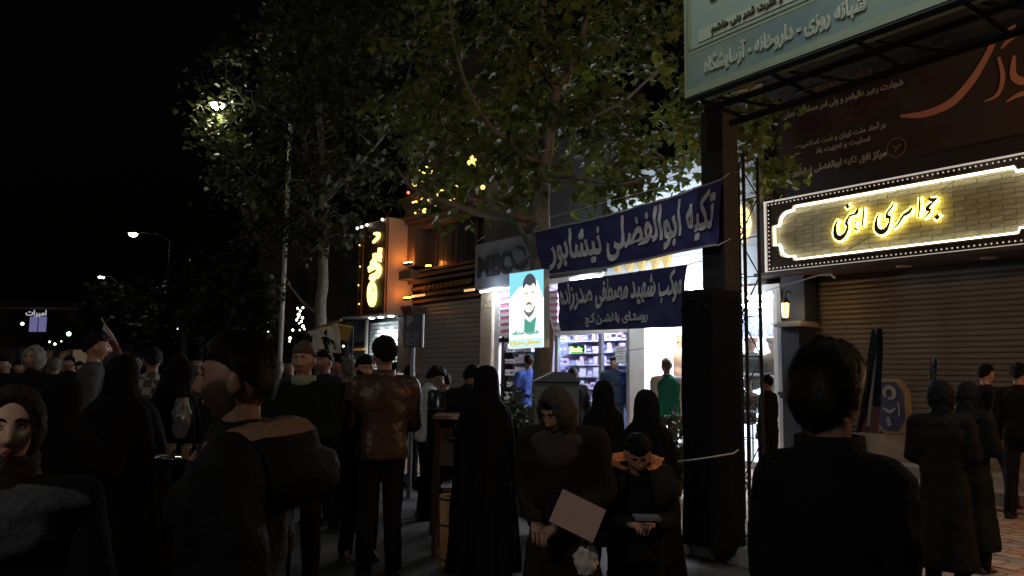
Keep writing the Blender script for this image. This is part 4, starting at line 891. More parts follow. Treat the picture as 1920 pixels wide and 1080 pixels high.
# lit portrait box hanging on the trunk (generic bearded man)
def PQ(x, y, z=0):   # x 0..1 left->right, y 0..1 bottom->top
    xl, xr = 955, 1020; tl, tr, bl, br_ = 513, 504, 655, 651
    px = xl + (xr - xl) * x; Y = 8.78 + (8.55 - 8.78) * x; py = (bl + (br_ - bl) * x) * (1 - y) + (tl + (tr - tl) * x) * y
    return P(px, py, Y) + FN * z
po = thing('lit_poster', 'backlit poster of a bearded man with pale blue top hanging on the trunk', 'poster', PQ(.5, 0))
mb = MB(); mb.hexa([PQ(0, 0, 0), PQ(1, 0, 0), PQ(1, 0, -.08), PQ(0, 0, -.08), PQ(0, 1, 0), PQ(1, 1, 0), PQ(1, 1, -.08), PQ(0, 1, -.08)]); mb.build('case', whitep, po)
def pem(n, c, s): return mat('poster_' + n, (.1, .1, .1), emit=c, es=s)
pc = dict(sky=pem('sky', (.25, .75, .9), 1.1), white=pem('white', (.95, 1, 1), 3), hair=pem('hair', (.10, .12, .16), .6), skin=pem('skin', (1, .90, .82), 1.15), beard=pem('beard', (.30, .27, .27), .7), green=pem('green', (.12, .55, .42), .7), yel=pem('yellow', (.85, .72, .08), .9), pale=pem('pale', (.65, .92, .97), 1.0), khaki=pem('khaki', (.80, .88, .84), 1.25))
def pbuild(pts, m_, z, nm): mb = MB(); mb.prism(pts, lambda x, y, zz: PQ(x, y, zz), z, z + .002, 0); mb.build(nm, m_, po)
def ell(cx_, cy_, rx, ry, n=20, a0=0, a1=2 * math.pi): return [(cx_ + rx * math.cos(a0 + (a1 - a0) * i / (n - (a1 - a0 < 6.2))), cy_ + ry * math.sin(a0 + (a1 - a0) * i / (n - (a1 - a0 < 6.2)))) for i in range(n)]
pbuild([(0.01, .005), (.99, .005), (.99, .62), (.8, .86), (.3, .80), (.01, .66)], pc['white'], .002, 'printed_glow'); pbuild([(.01, .664), (.3, .804), (.8, .864), (.99, .624), (.99, .995), (.01, .995)], pc['sky'], .002, 'printed_sky')
pbuild([(.12, .16), (.2, .32), (.42, .40), (.82, .40), (.97, .30), (.97, .16)], pc['khaki'], .006, 'printed_jacket')
pbuild([(.45, .20), (.46, .39), (.62, .33), (.80, .40), (.74, .20)], pc['green'], .010, 'printed_shirt')
pbuild(ell(.62, .66, .19, .18), pc['skin'], .014, 'printed_face')
pbuild(ell(.62, .79, .20, .17, 14, -.05, math.pi + .05) + [(.45, .77), (.52, .83), (.64, .80), (.74, .83), (.80, .78)], pc['hair'], .018, 'printed_hair')
mb = MB(); pm_ = lambda x, y, z: PQ(x, y, z); stroke(mb, [(.45, .55), (.48, .48), (.60, .43), (.72, .47), (.78, .54)], [.02, .04, .07, .05, .02], pm_, .018, .020); stroke(mb, [(.53, .56), (.60, .58), (.68, .56)], [.02, .03, .02], pm_, .018, .020)
stroke(mb, [(.50, .70), (.56, .71)], [.012, .012], pm_, .018, .020); stroke(mb, [(.67, .71), (.74, .72)], [.012, .012], pm_, .018, .020); mb.build('printed_beard', pc['beard'], po)
pbuild([(.01, .005), (.99, .005), (.99, .13), (.01, .13)], pc['pale'], .006, 'printed_base')
for s, x0, x1, y0, y1, m_ in (('مصطفی صدرزاده', .08, .92, .03, .115, pc['yel']), ('شهید مدافع', .10, .90, .155, .23, pc['green'])):
    V, Fc = text2d(s, x1 - x0, y1 - y0, bold=.03, ext=0); place('lettering', mesh_from('lettering', [PQ((x0 + x1) / 2 + x, (y0 + y1) / 2 + y, .024 + z) for x, y, z in V], Fc, m_), po)
light('poster_glow', 'AREA', PQ(.5, .5, .03), 3, (.9, 1, 1), po, .4).rotation_euler = FN.to_track_quat('-Z', 'Y').to_euler()
# white cloth banner with a printed figure under a yellow awning, behind second trunk
cl, S4 = cloth('cloth_banner', 'pale hanging cloth with black printed figure below the second tree', 'banner', [(0, 578, 622), (1, 634, 606)], [(0, 592, 660), (1, 640, 662)], (12.6, 12.2), mat('pale_cloth', (.75, .70, .60), .8, bump=.2), nu=16, nv=8, wob=.06, seed=9)
mb = MB(); m4 = lambda x, y, z: S4(x, y, .012 + z)
stroke(mb, [(.55, .85), (.60, .78), (.55, .70)], [.12, .16, .10], m4, 0, .003); stroke(mb, [(.45, .62), (.55, .50), (.42, .30), (.46, .08)], [.06, .22, .16, .10], m4, 0, .003); stroke(mb, [(.62, .55), (.75, .35), (.70, .12)], [.05, .08, .04], m4, 0, .003); mb.build('printed_figure', black, cl)
mb = MB(); a = P(572, 624, 12.7); b = P(640, 600, 12.2); mb.tube([a, b], .02, 6); mb.build('pole', wood, cl)
aw = thing('awning', 'small yellow tarpaulin awning behind the second tree trunk', 'awning', G(640, 13.5)); a, b, c_, d_ = P(616, 606, 13), P(662, 614, 13), P(652, 640, 14.2), P(622, 636, 14.2)
mb = MB(); mb.hexa([a, b, c_, d_] + [v + Vector((0, 0, .02)) for v in (a, b, c_, d_)]); mb.build('sheet', mat('yellow_sheet', (.45, .33, .05), .7, bump=.3), aw)
mb = MB()
for v in (a, b, c_, d_): mb.tube([Vector((v.x, v.y, 0)), v], .015, 5)
mb.build('pole', darkmetal, aw)
# ================================================================== PARKING SIGN
Yp = 9.6; pk = thing('parking_sign', 'double blue and white sign with P and wheelchair symbol', 'sign', G(774, Yp)); c = P(774, 620, Yp)
w, h = 34 / F * Yp, 62 / F * Yp
mb = MB(); mb.box((c.x - w / 2, c.y, c.z - h / 2), (c.x + w / 2, c.y + .03, c.z + h / 2)); mb.build('plate', mat('sign_back', (.02, .025, .04), .4), pk)
mb = MB(); mb.box((c.x + w / 2 + .003, c.y - .03, c.z - h / 2), (c.x + w / 2 + .022, c.y + .05, c.z + h / 2)); mb.build('side_edge', whitep, pk)
mb = MB(); mb.box((c.x - w / 2 + .01, c.y - .005, c.z + .01), (c.x + w / 2 - .02, c.y - .001, c.z + h / 2 - .012)); mb.build('blue_face', mat('sign_blue', (.03, .05, .11), .4), pk)
mb = MB(); mb.box((c.x - w / 2 + .02, c.y - .005, c.z - h / 2 + .015), (c.x + w / 2 - .03, c.y - .001, c.z - .005)); mb.build('pale_face', mat('sign_violet', (.15, .15, .22), .5), pk)
pmf = lambda x, y, z: Vector((c.x + x, c.y - .006 - z, c.z + y))
text_on('P', 'letter', mat('sign_white', (.35, .37, .42), .5), pk, lambda x, y, z: pmf(x - .035, y + .115, z), .075, .13, bold=.03, ar=False, ext=.002)
mb = MB(); x0, y0 = .01, -.10
stroke(mb, [(x0 - .01, y0 + .05), (x0 - .012, y0 + .01), (x0 + .03, y0 + .008), (x0 + .045, y0 - .035), (x0 + .06, y0 - .03)], [.016, .018, .014, .014, .012], pmf, 0, .003)
rr_ = [(x0 - .005 + .038 * math.cos(a), y0 - .022 + .038 * math.sin(a)) for a in np.linspace(R(110), R(350), 12)]; stroke(mb, rr_, [.011] * 12, pmf, 0, .003)
mb.prism(ell(x0 - .012, y0 + .072, .013, .013, 10), pmf, 0, .003); mb.build('wheelchair_symbol', mat('symbol_dark', (.03, .04, .07), .5), pk)
mb = MB(); mb.tube([(c.x, c.y + .05, 0), (c.x, c.y + .05, c.z + h / 2)], .03, 10); mb.build('post', mat('post_white', (.4, .42, .45), .4, .4), pk)
# ================================================================== PROPS AMONG THE CROWD
def pcol(px, Y, z=0): return G(px, Y, z)
# grey cabinet with pitched top
c = GV(1046, 740, 7.4, PZ); cb = thing('utility_cabinet', 'grey street cabinet with pitched lid behind the woman with papers', 'cabinet', c); hz = P(1040, 716, 7.4).z; hr = P(1040, 697, 7.4).z
mb = MB(); mb.box((c.x - .215, c.y, PZ), (c.x + .2, c.y + .4, hz)); mb.build('body', mat('cabinet_grey', (.17, .175, .18), .6, var=.15, bump=.1), cb)
mb = MB(); x0, x1, y0, y1 = c.x - .235, c.x + .22, c.y - .03, c.y + .43; xm = c.x + .04
mb.add([(x0, y0, hz + .002), (x1, y0, hz + .002), (x1, y1, hz + .002), (x0, y1, hz + .002), (xm - .08, y0, hr), (xm + .08, y0, hr), (xm + .08, y1, hr), (xm - .08, y1, hr)], [(3, 2, 1, 0), (4, 5, 6, 7), (0, 1, 5, 4), (1, 2, 6, 5), (2, 3, 7, 6), (3, 0, 4, 7)]); mb.build('lid', mat('cabinet_lid', (.13, .135, .14), .6), cb)
mb = MB(); mb.box((c.x + .10, c.y - .012, hz - .35), (c.x + .12, c.y - .001, hz - .25)); mb.build('handle', steel, cb)
# wooden stand (box table) left of chador woman
c = GV(846, 850, 6.6); zt = P(846, 779, 6.6).z; ws = thing('wooden_stand', 'tall dark wooden table with pale top edge beside the black chador', 'table', c)
w = 34 / F * 6.6
mb = MB(); mb.box((c.x - w, c.y - .05, zt - .03), (c.x + w * 1.1, c.y + .45, zt)); mb.build('top', mat('lit_edge_wood', (.26, .20, .14), .5, var=.2, vscale=8), ws)  # paler top: light on its edge is put into the wood colour
mb = MB(); mb.box((c.x - w + .05, c.y + .03, zt - .42), (c.x + w, c.y + .05, zt - .033)); mb.box((c.x + w - .02, c.y + .053, zt - .42), (c.x + w, c.y + .42, zt - .033)); mb.build('front_panel', mat('panel_grey', (.10, .095, .085), .6, var=.2), ws)
mb = MB(); mb.box((c.x - .03, c.y + .015, zt - .20), (c.x + .12, c.y + .027, zt - .185)); mb.build('rail', steel, ws)
for a, b in ((-w + .01, -.03), (-w + .01, .40), (w, -.03), (w, .40)): mb = MB(); mb.box((c.x + a, c.y + b, 0), (c.x + a + .05, c.y + b + .05, zt - .032)); mb.build('leg', mat('dark_wood', (.05, .035, .02), .6), ws)
mb = MB(); mb.box((c.x - w + .1, c.y - .04, zt - .62), (c.x + w, c.y + .4, zt - .60)); mb.build('shelf', mat('dark_wood', (.05, .035, .02)), ws)
mb = MB(); V = []
for j in range(7):
    for i in range(9): V.append((c.x - .08 + i * .036, c.y - .03 + j * .05, zt - .595 + .05 * abs(noise.noise((i * .6, j * .6, 2)))))
mb.add(V, [(j * 9 + i, j * 9 + i + 1, j * 9 + i + 10, j * 9 + i + 9) for j in range(6) for i in range(8)]); tag(mb.build('plastic_sheet', mat('white_plastic', (.55, .55, .62), .3), smooth=True), 'crumpled white plastic sheet on the shelf of the wooden table', 'sheet')
# bucket
c = GV(849, 960, 6.2); z1 = P(849, 928, 6.2).z; r = 25 / F * 6.2; bu = thing('bucket', 'round ochre wooden bucket on the ground under the wooden table', 'bucket', c)
mb = MB(); mb.lathe(c, [(r * .82, .005), (r * .9, .06), (r, z1), (r * .93, z1), (r * .8, .03)], 24); mb.build('body', mat('ochre_wood', (.30, .16, .06), .6, var=.3, vscale=6), bu, True)
mb = MB()
for z in (.08, z1 * .6, z1 - .03):
    mb = MB(); mb.lathe(c, [(r * (.9 + .1 * z / z1) + .002, z), (r * (.9 + .1 * z / z1) + .006, z + .008), (r * (.9 + .1 * z / z1) + .002, z + .016)], 24); mb.build('hoop', darkmetal, bu)
# metal drum
c = GV(826, 740, 7.6); z1 = P(826, 733, 7.6).z; dm = thing('metal_drum', 'dark metal tea urn with bright rim behind the wooden table', 'urn', c); r = 24 / F * 7.6
mb = MB(); mb.lathe(c, [(r, z1 - .55), (r, z1), (r * .9, z1 + .01)], 28); mb.build('body', mat('dark_steel', (.05, .05, .055), .25, .8), dm, True)
mb = MB(); mb.lathe(c, [(r + .003, z1 - .012), (r + .012, z1 - .006), (r + .003, z1)], 28); mb.lathe(c, [(r + .003, z1 - .17), (r + .008, z1 - .165), (r + .003, z1 - .16)], 28); mb.build('rim', steel, dm)
mb = MB()
for k in range(3): a = k * 2.1; mb.tube([c + Vector((r * .8 * math.cos(a), r * .8 * math.sin(a), 0)), c + Vector((r * .8 * math.cos(a), r * .8 * math.sin(a), z1 - .54))], .02, 6)
mb.build('leg', darkmetal, dm)
# small table with bottles/glasses on it (left) and carrier bag
c = GV(345, 860, 4.1); zt = P(345, 862, 4.1).z; tb_ = thing('serving_table', 'dark low serving table with glinting tray in the left crowd', 'table', c)
mb = MB(); mb.box((c.x - .17, c.y - .15, zt - .03), (c.x + .40, c.y + .5, zt)); mb.build('top', mat('table_dark', (.006, .006, .006), .9, spec=.05), tb_)
for a, b in ((-.13, -.1), (.36, -.1), (-.13, .45), (.36, .45)): mb = MB(); mb.tube([(c.x + a, c.y + b, 0), (c.x + a, c.y + b, zt - .031)], .015, 6); mb.build('leg', mat('table_dark', (.006, .006, .006)), tb_)
mb = MB(); mb.lathe(c + Vector((0, 0, zt)), [(.12, .001), (.15, .02), (.155, .02), (.12, .006)], 28); tag(mb.build('tray', mat('tray_steel', (.6, .6, .6), .15, 1), smooth=True), 'round shiny steel tray lying on the dark serving table', 'tray')
gg = mat('tea_glass', (.10, .07, .05), .05, 0, spec=1)
for i, (a, b) in enumerate(((-.05, -.04), (.03, -.06), (.0, .04), (.07, .03), (-.08, .03))):
    mb = MB(); p_ = c + Vector((a, b, zt + .008)); mb.lathe(p_, [(.018, 0), (.021, .012), (.017, .035), (.024, .07), (.022, .07), (.015, .03)], 12); tag(mb.build('tea_glass', gg, smooth=True), 'small shiny tea glass, %s on the round steel tray' % ('front left', 'front middle', 'back middle', 'back right', 'back left')[i], 'glass', 'tea glasses on the tray')
def bag(c, w, h, mt, label, seed=0, handles=True):
    o = thing('plastic_bag', label, 'bag', c); V = []; n = 28; m = 14
    for j in range(m + 1):
        f = j / m; s = math.sin(math.pi * min(.97, .10 + f * .75)) ** .6
        for i in range(n):
            a = 2 * math.pi * i / n; rr = s * (1 + .5 * noise.noise((math.cos(a) * 2 + seed, math.sin(a) * 2, f * 4))) ; V.append((c.x + w / 2 * rr * math.cos(a), c.y + w / 3 * rr * math.sin(a), c.z + h * f))
    Fc = [(j * n + i, j * n + (i + 1) % n, (j + 1) * n + (i + 1) % n, (j + 1) * n + i) for j in range(m) for i in range(n)] + [tuple(range(n))[::-1]]
    place('body', mesh_from('body', V, Fc, mt, smooth=True), o)
    if handles:
        mb = MB()
        for s in (-1, 1): mb.tube([c + Vector((s * w * .22, 0, h * .95)), c + Vector((s * w * .13, 0, h * 1.3)), c + Vector((s * .015, 0, h * 1.55))], .009, 5)
        mb.build('handle', mt, o)
    return o
thin = mat('thin_plastic', (.09, .09, .095), .15, bump=1, bscale=22, spec=.8)
c = P(338, 822, 3.9); bag(c, .085, .2, thin, 'translucent pale plastic bag held up in the left crowd', 1, False)
c = P(1098, 1078, 3.55); bag(c, .10, .13, mat('white_bag', (.6, .58, .56), .4), 'small white carrier bag hanging below the held papers', 5)
for px, Y, py, s, lab in ((946, 5.0, 1060, .14, 'crumpled white paper scrap lying on the dark ground beside the chador'), (310, 4.6, 952, .10, 'white scrap lying on the ground in the left crowd'), (1285, 7.0, 992, .15, 'thin white plate lying at the foot of the black draped stand'), (1268, 7.4, 962, .07, 'small pale cup standing at the foot of the black draped stand')):
    g = G(px, Y, PZ if px > 1250 else 0)
    mb = MB(); V = [(g.x + s * (i / 6 - .5) * (1 + .3 * noise.noise((i, j, 3))), g.y + s * (j / 6 - .5), g.z + .004 + abs(noise.noise((i * .7, j * .7, px))) * (.012 if px > 1250 else .05)) for j in range(7) for i in range(7)]
    mb.add(V, [(j * 7 + i, j * 7 + i + 1, j * 7 + i + 8, j * 7 + i + 7) for j in range(6) for i in range(6)]); tag(mb.build('paper_scrap' if px < 1250 else 'paper_plate', mat('scrap', (.6, .6, .62), .6)), lab, 'paper')
# rope and wires
def wire(pts, r, mt, name, label, cat='cable'):
    mb = MB(); mb.tube(pts, r, 5); tag(mb.build(name, mt), label, cat)
wire([P(1262, 866, 6.3), P(1300, 862, 6.15), P(1340, 856, 6.1), P(1375, 850, 6.3), P(1392, 838, 6.6)], .006, mat('rope_white', (.45, .44, .4), .8), 'rope', 'pale rope stretched low across the black draped stand', 'rope')
wire([P(1060, 668, 8.9), P(1130, 664, 8.6), P(1230, 650, 8.1), P(1330, 632, 7.3)], .004, mat('cord', (.4, .4, .38)), 'wire', 'thin wire strung in front of the accessory shop door')
wire([P(1000, 416, 8.8), P(1150, 375, 8.0), P(1300, 335, 7.3), P(1388, 322, 7.0)], .005, mat('cord', (.4, .4, .38)), 'wire', 'thin cord along the top of the upper blue banner')
# flags
def flag(base, top, cols, label, w=.13, l=.4):
    o = thing('flag', label, 'flag', base); mb = MB(); mb.tube([base, top], .008, 6); mb.build('staff', mat('staff', (.25, .22, .18), .6), o)
    d = (top - base).normalized(); n = len(cols)
    for k, m_ in enumerate(cols):
        V = []; 
        for j in range(7):
            f = (k + j / 6) / n; ww = w * (.12 + .9 * f)
            for i in range(7):
                g = i / 6 - .5; V.append(top - d * (l * f) + Vector((g * ww, .03 * math.sin(g * 9 + f * 3), 0)))
        mb = MB(); b = len(V); V2 = V + [v + Vector((0, .004, 0)) for v in V]; Fc = [(j * 7 + i, j * 7 + i + 1, j * 7 + i + 8, j * 7 + i + 7) for j in range(6) for i in range(6)]
        mb.add(V2, Fc + [tuple(x + b for x in f[::-1]) for f in Fc]); mb.build('flag_cloth', m_, o, True)
fg = mat('flag_green', (.007, .014, .013), .8, spec=.1); fw = mat('flag_white', (.14, .11, .11), .8); fr_ = mat('flag_red', (.12, .025, .025), .8)
flag(P(1628, 800, 3.3), P(1645, 617, 3.3), [fg, fg, fg, mat('flag_dull_red', (.09, .032, .032), .8)], 'furled dark flag rising beside the head of the man in black', .12, .44)
flag(P(1744, 800, 5.9), P(1751, 672, 5.9), [mat('flag_black', (.012, .012, .013), .8), fw], 'small black and white flag above the women in coats', .08, .34)
f2 = thing('flag', 'white and red flag slanting above the far left crowd', 'flag', P(228, 672, 7)); mb = MB(); mb.tube([P(230, 672, 7), P(190, 596, 7)], .007, 6); mb.build('staff', mat('staff', (.25, .22, .18)), f2)
for nm, q_, m_ in (('flag_cloth', [(195, 606), (191, 625), (206, 634), (212, 640), (222, 648), (210, 625)], mat('flag_white_b', (.55, .5, .48), .8)), ('flag_cloth', [(206, 635), (204, 652), (215, 660), (229, 662), (222, 649), (212, 641)], mat('flag_red_b', (.35, .06, .08), .8))):
    mb = MB(); pts = [P(x, y, 7) for x, y in q_]; mb.add(pts + [p + Vector((0, .01, 0)) for p in pts], [tuple(range(6)), tuple(range(11, 5, -1))] + [(i, 6 + i, 6 + (i + 1) % 6, (i + 1) % 6) for i in range(6)]); mb.build(nm, m_, f2)
# ================================================================== TREES
def leafmat(name, c1, c2):
    m = mat(name, c1, .5, col2=c2, vscale=1.1, spec=.4); N = m.node_tree
    b = N.nodes['Principled BSDF']; o = N.nodes['Material Output']; tr = N.nodes.new('ShaderNodeBsdfTranslucent'); mx = N.nodes.new('ShaderNodeMixShader'); mx.inputs[0].default_value = .35
    src = b.inputs['Base Color'].links[0].from_socket; N.links.new(src, tr.inputs[0]); N.links.new(b.outputs[0], mx.inputs[1]); N.links.new(tr.outputs[0], mx.inputs[2]); N.links.new(mx.outputs[0], o.inputs[0]); return m
LM = leafmat('leaf_lit_patches', (.024, .036, .012), (.20, .26, .04)); LMd = leafmat('leaf_dark', (.02, .027, .011), (.055, .068, .026))  # bright patches put the light on the crown into the leaf colour
# outline of a plane-tree leaf, stalk at the origin, tip at y=1
lo = [(0, 0), (.18, .06), (.50, .10), (.34, .27), (.56, .50), (.27, .50), (.20, .66), (0, 1), (-.20, .66), (-.27, .50), (-.56, .50), (-.34, .27), (-.50, .10), (-.18, .06)]
LV = np.array([(x, y, -.10 * abs(x) - .12 * y * y) for x, y in lo] + [(0, .35, .02)]); LF = [(14, i, (i + 1) % 14) for i in range(14)]
LV[0] = (0, 0, 0)
small = [(0, 0), (.3, .12), (.48, .45), (.18, .55), (0, 1), (-.18, .55), (-.48, .45), (-.3, .12)]
SV = np.array([(x, y, -.12 * abs(x)) for x, y in small] + [(0, .4, .03)]); SF = [(8, i, (i + 1) % 8) for i in range(8)]
def rots(n, droop=.5):
    az = rng.uniform(0, 2 * np.pi, n); el = rng.normal(-.5, .55, n); tw = rng.normal(0, .6, n)
    y = np.stack([np.cos(el) * np.cos(az), np.cos(el) * np.sin(az), np.sin(el)], 1)
    up = np.tile([0, 0, 1.], (n, 1)); x = np.cross(y, up); x /= np.linalg.norm(x, axis=1)[:, None] + 1e-9; z = np.cross(x, y)
    c, s = np.cos(tw)[:, None], np.sin(tw)[:, None]; x, z = x * c + z * s, z * c - x * s
    return x, y, z
def leaves_mesh(name, C, size, mt, V0, F0_):
    n = len(C); x, y, z = rots(n); s = (rng.uniform(.65, 1.2, n) * size)[:, None, None]
    V = (V0[None, :, 0:1] * x[:, None] + V0[None, :, 1:2] * y[:, None] + V0[None, :, 2:3] * z[:, None]) * s + C[:, None]
    k = len(V0); Fa = (np.array(F0_)[None] + (np.arange(n) * k)[:, None, None]).reshape(-1, 3)
    me = bpy.data.meshes.new(name); me.vertices.add(n * k); me.vertices.foreach_set('co', V.reshape(-1)); m = len(Fa)
    me.loops.add(m * 3); me.loops.foreach_set('vertex_index', Fa.reshape(-1)); me.polygons.add(m); me.polygons.foreach_set('loop_start', np.arange(m) * 3); me.polygons.foreach_set('loop_total', np.full(m, 3)); me.materials.append(mt); me.update(calc_edges=True); return me
def tree(label, base, limbs, blobs, nclump, nleaf, lsize, lm, bm_, Yd, group=None, big=0, V0=LV, F0_=LF, spread=.30, zmin=2.2):
    """limbs: lists of (px,py,Y,r); blobs: (px,py,rpx,Y)"""
    o = thing('tree', label, 'tree', base, group); nodes = []; tk = MB()
    for k, L in enumerate(limbs):
        pts = [P(a, b, c) for a, b, c, r in L]; rad = [r for *_, r in L]
        if k == 0: pts = [Vector(base) - Vector((0, 0, .05)), Vector(base) + Vector((0, 0, .25))] + pts; rad = [rad[0] * 1.45, rad[0] * 1.08] + rad
        PP = []; RR = []
        for i in range(len(pts) - 1):
            for q_ in range(6):
                f = q_ / 6; p = pts[i].lerp(pts[i + 1], f); r = rad[i] * (1 - f) + rad[i + 1] * f
                j = noise.noise_vector(p * 2.3) * r * .55; PP.append(p + j); RR.append(r * (1 + .12 * noise.noise(p * 5)))
        PP.append(pts[-1]); RR.append(rad[-1])
        mb = tk if k == 0 else MB(); mb.tube(PP, RR, 12 if k == 0 else 8)
        nodes += [(p, r) for p, r in zip(PP, RR) if p.z > zmin - .5]
        mb.build('trunk' if k == 0 else 'limb', bm_, o, True)
    tw = MB(); C = []
    A_ = np.array([b[2] ** 2 for b in blobs], float); A_ /= A_.sum(); cl = []
    for _ in range(nclump):
        b = blobs[rng.choice(len(blobs), p=A_)]; rr = b[2] * rng.random() ** .45; a = rng.uniform(0, 2 * math.pi)
        c = P(b[0] + rr * math.cos(a), b[1] + rr * math.sin(a), b[3] + rng.normal(0, 1) * b[2] / F * b[3] * .55)
        if c.z > zmin: cl.append(c)
    cl.sort(key=lambda c: min((c - p).length for p, r in nodes))
    NP = np.array([p for p, r in nodes]); NR = [r for p, r in nodes]
    for c in cl:
        dd = np.linalg.norm(NP - np.array(c), axis=1) - np.minimum(np.array(NR), .06) * 3; i = int(dd.argmin()); p0 = Vector(NP[i]); r0 = min(NR[i] * .6, .03)
        mid = p0.lerp(c, .5) + Vector((0, 0, .10 * (c - p0).length)) + noise.noise_vector(c * 1.7) * .15 * (c - p0).length
        pts = [p0, p0.lerp(mid, .5) + noise.noise_vector(c * 3) * .04, mid, mid.lerp(c, .5) + noise.noise_vector(c * 4) * .05, c]
        rad = [r0, r0 * .8, r0 * .6, r0 * .4 + .002, .003]; tw.tube(pts, rad, 4, cap=False)
        NP = np.vstack([NP] + [np.array(q_)[None] for q_ in pts[1:]]); NR += rad[1:]
        # spray: leaves along small shoots leaving the clump
        for s in range(4):
            d = Vector(rng.normal(0, 1, 3)); d.z *= .6; d.normalize(); L_ = spread * rng.uniform(.5, 1.4); e = c + d * L_; e.z -= .1 * L_
            tw.tube([c, c.lerp(e, .5) + Vector((0, 0, .03)), e], [.004, .003, .0015], 3, cap=False)
            m = max(1, nleaf // 4); f = rng.uniform(.1, 1.1, m)[:, None]; C.append(np.array(c) * (1 - f) + np.array(e) * f + rng.normal(0, .035 + .12 * spread, (m, 3)))
    o2 = tw.build('twigs', bm_, o); tag(o2, kind='stuff')
    C = np.concatenate(C); C = C[C[:, 2] > zmin - .2]
    if big:
        idx = np.argsort(np.linalg.norm(C - np.array([0, 0, CAMZ]), axis=1)); near = C[idx[:big]]; C = C[idx[big:]]
        ms = [mesh_from('leaf', LV * s, LF, lm) for s in (lsize, lsize * .8)]
        x, y, z = rots(len(near))
        for i in range(len(near)):
            l = bpy.data.objects.new('leaf', ms[i % 2]); l.matrix_basis = Matrix.Translation(near[i]) @ Matrix((x[i], y[i], z[i])).transposed().to_4x4(); link(l, o)
    cr = place('crown', leaves_mesh('crown', C, lsize, lm, V0, F0_), o); tag(cr, kind='stuff'); return o
Y1 = 8.95
tree('large plane tree behind the lit poster with banner tied to its trunk', GV(1019, 660, Y1, PZ),
     [[(1019, 660, Y1, .115), (1012, 470, Y1, .12), (1012, 400, Y1, .115), (1016, 320, Y1, .075), (1035, 220, Y1, .06), (1044, 168, Y1, .055)],
      [(1044, 168, Y1, .05), (1012, 126, Y1 - .1, .045), (1015, 63, Y1, .04), (1024, -30, Y1, .03), (1010, -150, Y1, .02)],
      [(1044, 168, Y1, .05), (1074, 120, Y1 + .1, .04), (1094, 60, Y1, .035), (1110, -60, Y1, .02)],
      [(1005, 415, Y1, .06), (960, 406, Y1 - .2, .045), (895, 398, Y1 - .4, .038), (835, 378, Y1 - .5, .03), (770, 350, Y1 - .6, .022), (742, 312, Y1 - .6, .012)],
      [(1015, 310, Y1, .05), (992, 297, Y1 - .1, .038), (963, 274, Y1 - .2, .034), (925, 242, Y1 - .4, .03), (898, 205, Y1 - .5, .026), (868, 145, Y1 - .5, .022), (849, 63, Y1 - .5, .016), (838, -40, Y1, .01)],
      [(1022, 330, Y1, .04), (1085, 335, Y1 - .4, .026), (1160, 348, Y1 - .8, .018), (1225, 330, Y1 - 1.1, .012)],
      [(1040, 200, Y1, .04), (1100, 230, Y1 - .3, .03), (1170, 190, Y1 - .5, .02), (1235, 130, Y1 - .6, .012)],
      [(985, 425, Y1 - .12, .035), (965, 418, Y1 - .2, .03), (985, 445, Y1 - .25, .03), (1000, 480, Y1 - .2, .024)]],
     [(1010, 60, 140, 9.6), (900, 110, 130, 9.6), (1130, 90, 130, 9.4), (1180, 200, 110, 8.9), (1225, 280, 75, 8.6), (1100, 265, 110, 9.2), (890, 250, 110, 9.4), (980, 190, 110, 9.8), (810, 170, 110, 9.8), (1240, 70, 90, 8.8), (1050, -90, 200, 9.6), (860, -60, 150, 9.6), (1230, -70, 120, 9.1), (810, 305, 85, 9.2), (880, 350, 60, 9.2), (1160, 335, 55, 8.6), (1240, 340, 40, 8.3), (950, 330, 60, 9.2), (1080, 350, 45, 9.1), (1000, 280, 90, 9.2)],
     400, 17, .12, LM, bark, 3, big=240)
Y2 = 13.9
tree('slim plane tree on the left with pale lower trunk', GV(602, 655, Y2, 0),
     [[(602, 655, Y2, .115), (603, 560, Y2, .10), (607, 420, Y2, .09), (606, 300, Y2, .075), (598, 200, Y2, .055), (590, 80, Y2, .03), (600, -20, Y2, .02)],
      [(596, 590, Y2, .035), (565, 565, Y2, .025), (545, 540, Y2, .018), (528, 500, Y2, .01)], [(606, 380, Y2, .05), (680, 300, Y2 - .3, .035), (740, 230, Y2 - .4, .02), (770, 120, Y2, .012)],
      [(604, 330, Y2, .05), (540, 260, Y2 + .3, .035), (470, 200, Y2 + .5, .022), (425, 150, Y2 + .7, .014), (420, 90, Y2 + .7, .006)], [(606, 420, Y2, .04), (520, 360, Y2 + .3, .025), (440, 300, Y2 + .6, .015)]],
     [(600, 110, 120, Y2), (545, 180, 85, Y2), (700, 120, 120, Y2), (600, 240, 120, Y2), (490, 275, 65, Y2), (715, 250, 95, Y2 - .5), (620, 370, 85, Y2), (700, 345, 50, Y2), (520, 370, 75, Y2), (425, 130, 42, Y2 + .7), (420, 190, 50, Y2 + .9), (405, 245, 38, Y2 + .7), (460, 320, 55, Y2 + .5), (555, 450, 60, Y2), (640, 10, 130, Y2), (760, 20, 110, Y2), (560, 60, 80, Y2), (610, 455, 40, Y2), (500, 440, 40, Y2), (425, 100, 22, Y2 + .7), (408, 205, 45, Y2 + .35), (400, 235, 40, Y2 + .3), (540, 540, 30, Y2)],
     350, 20, .13, LMd, bark, 3, spread=.42)
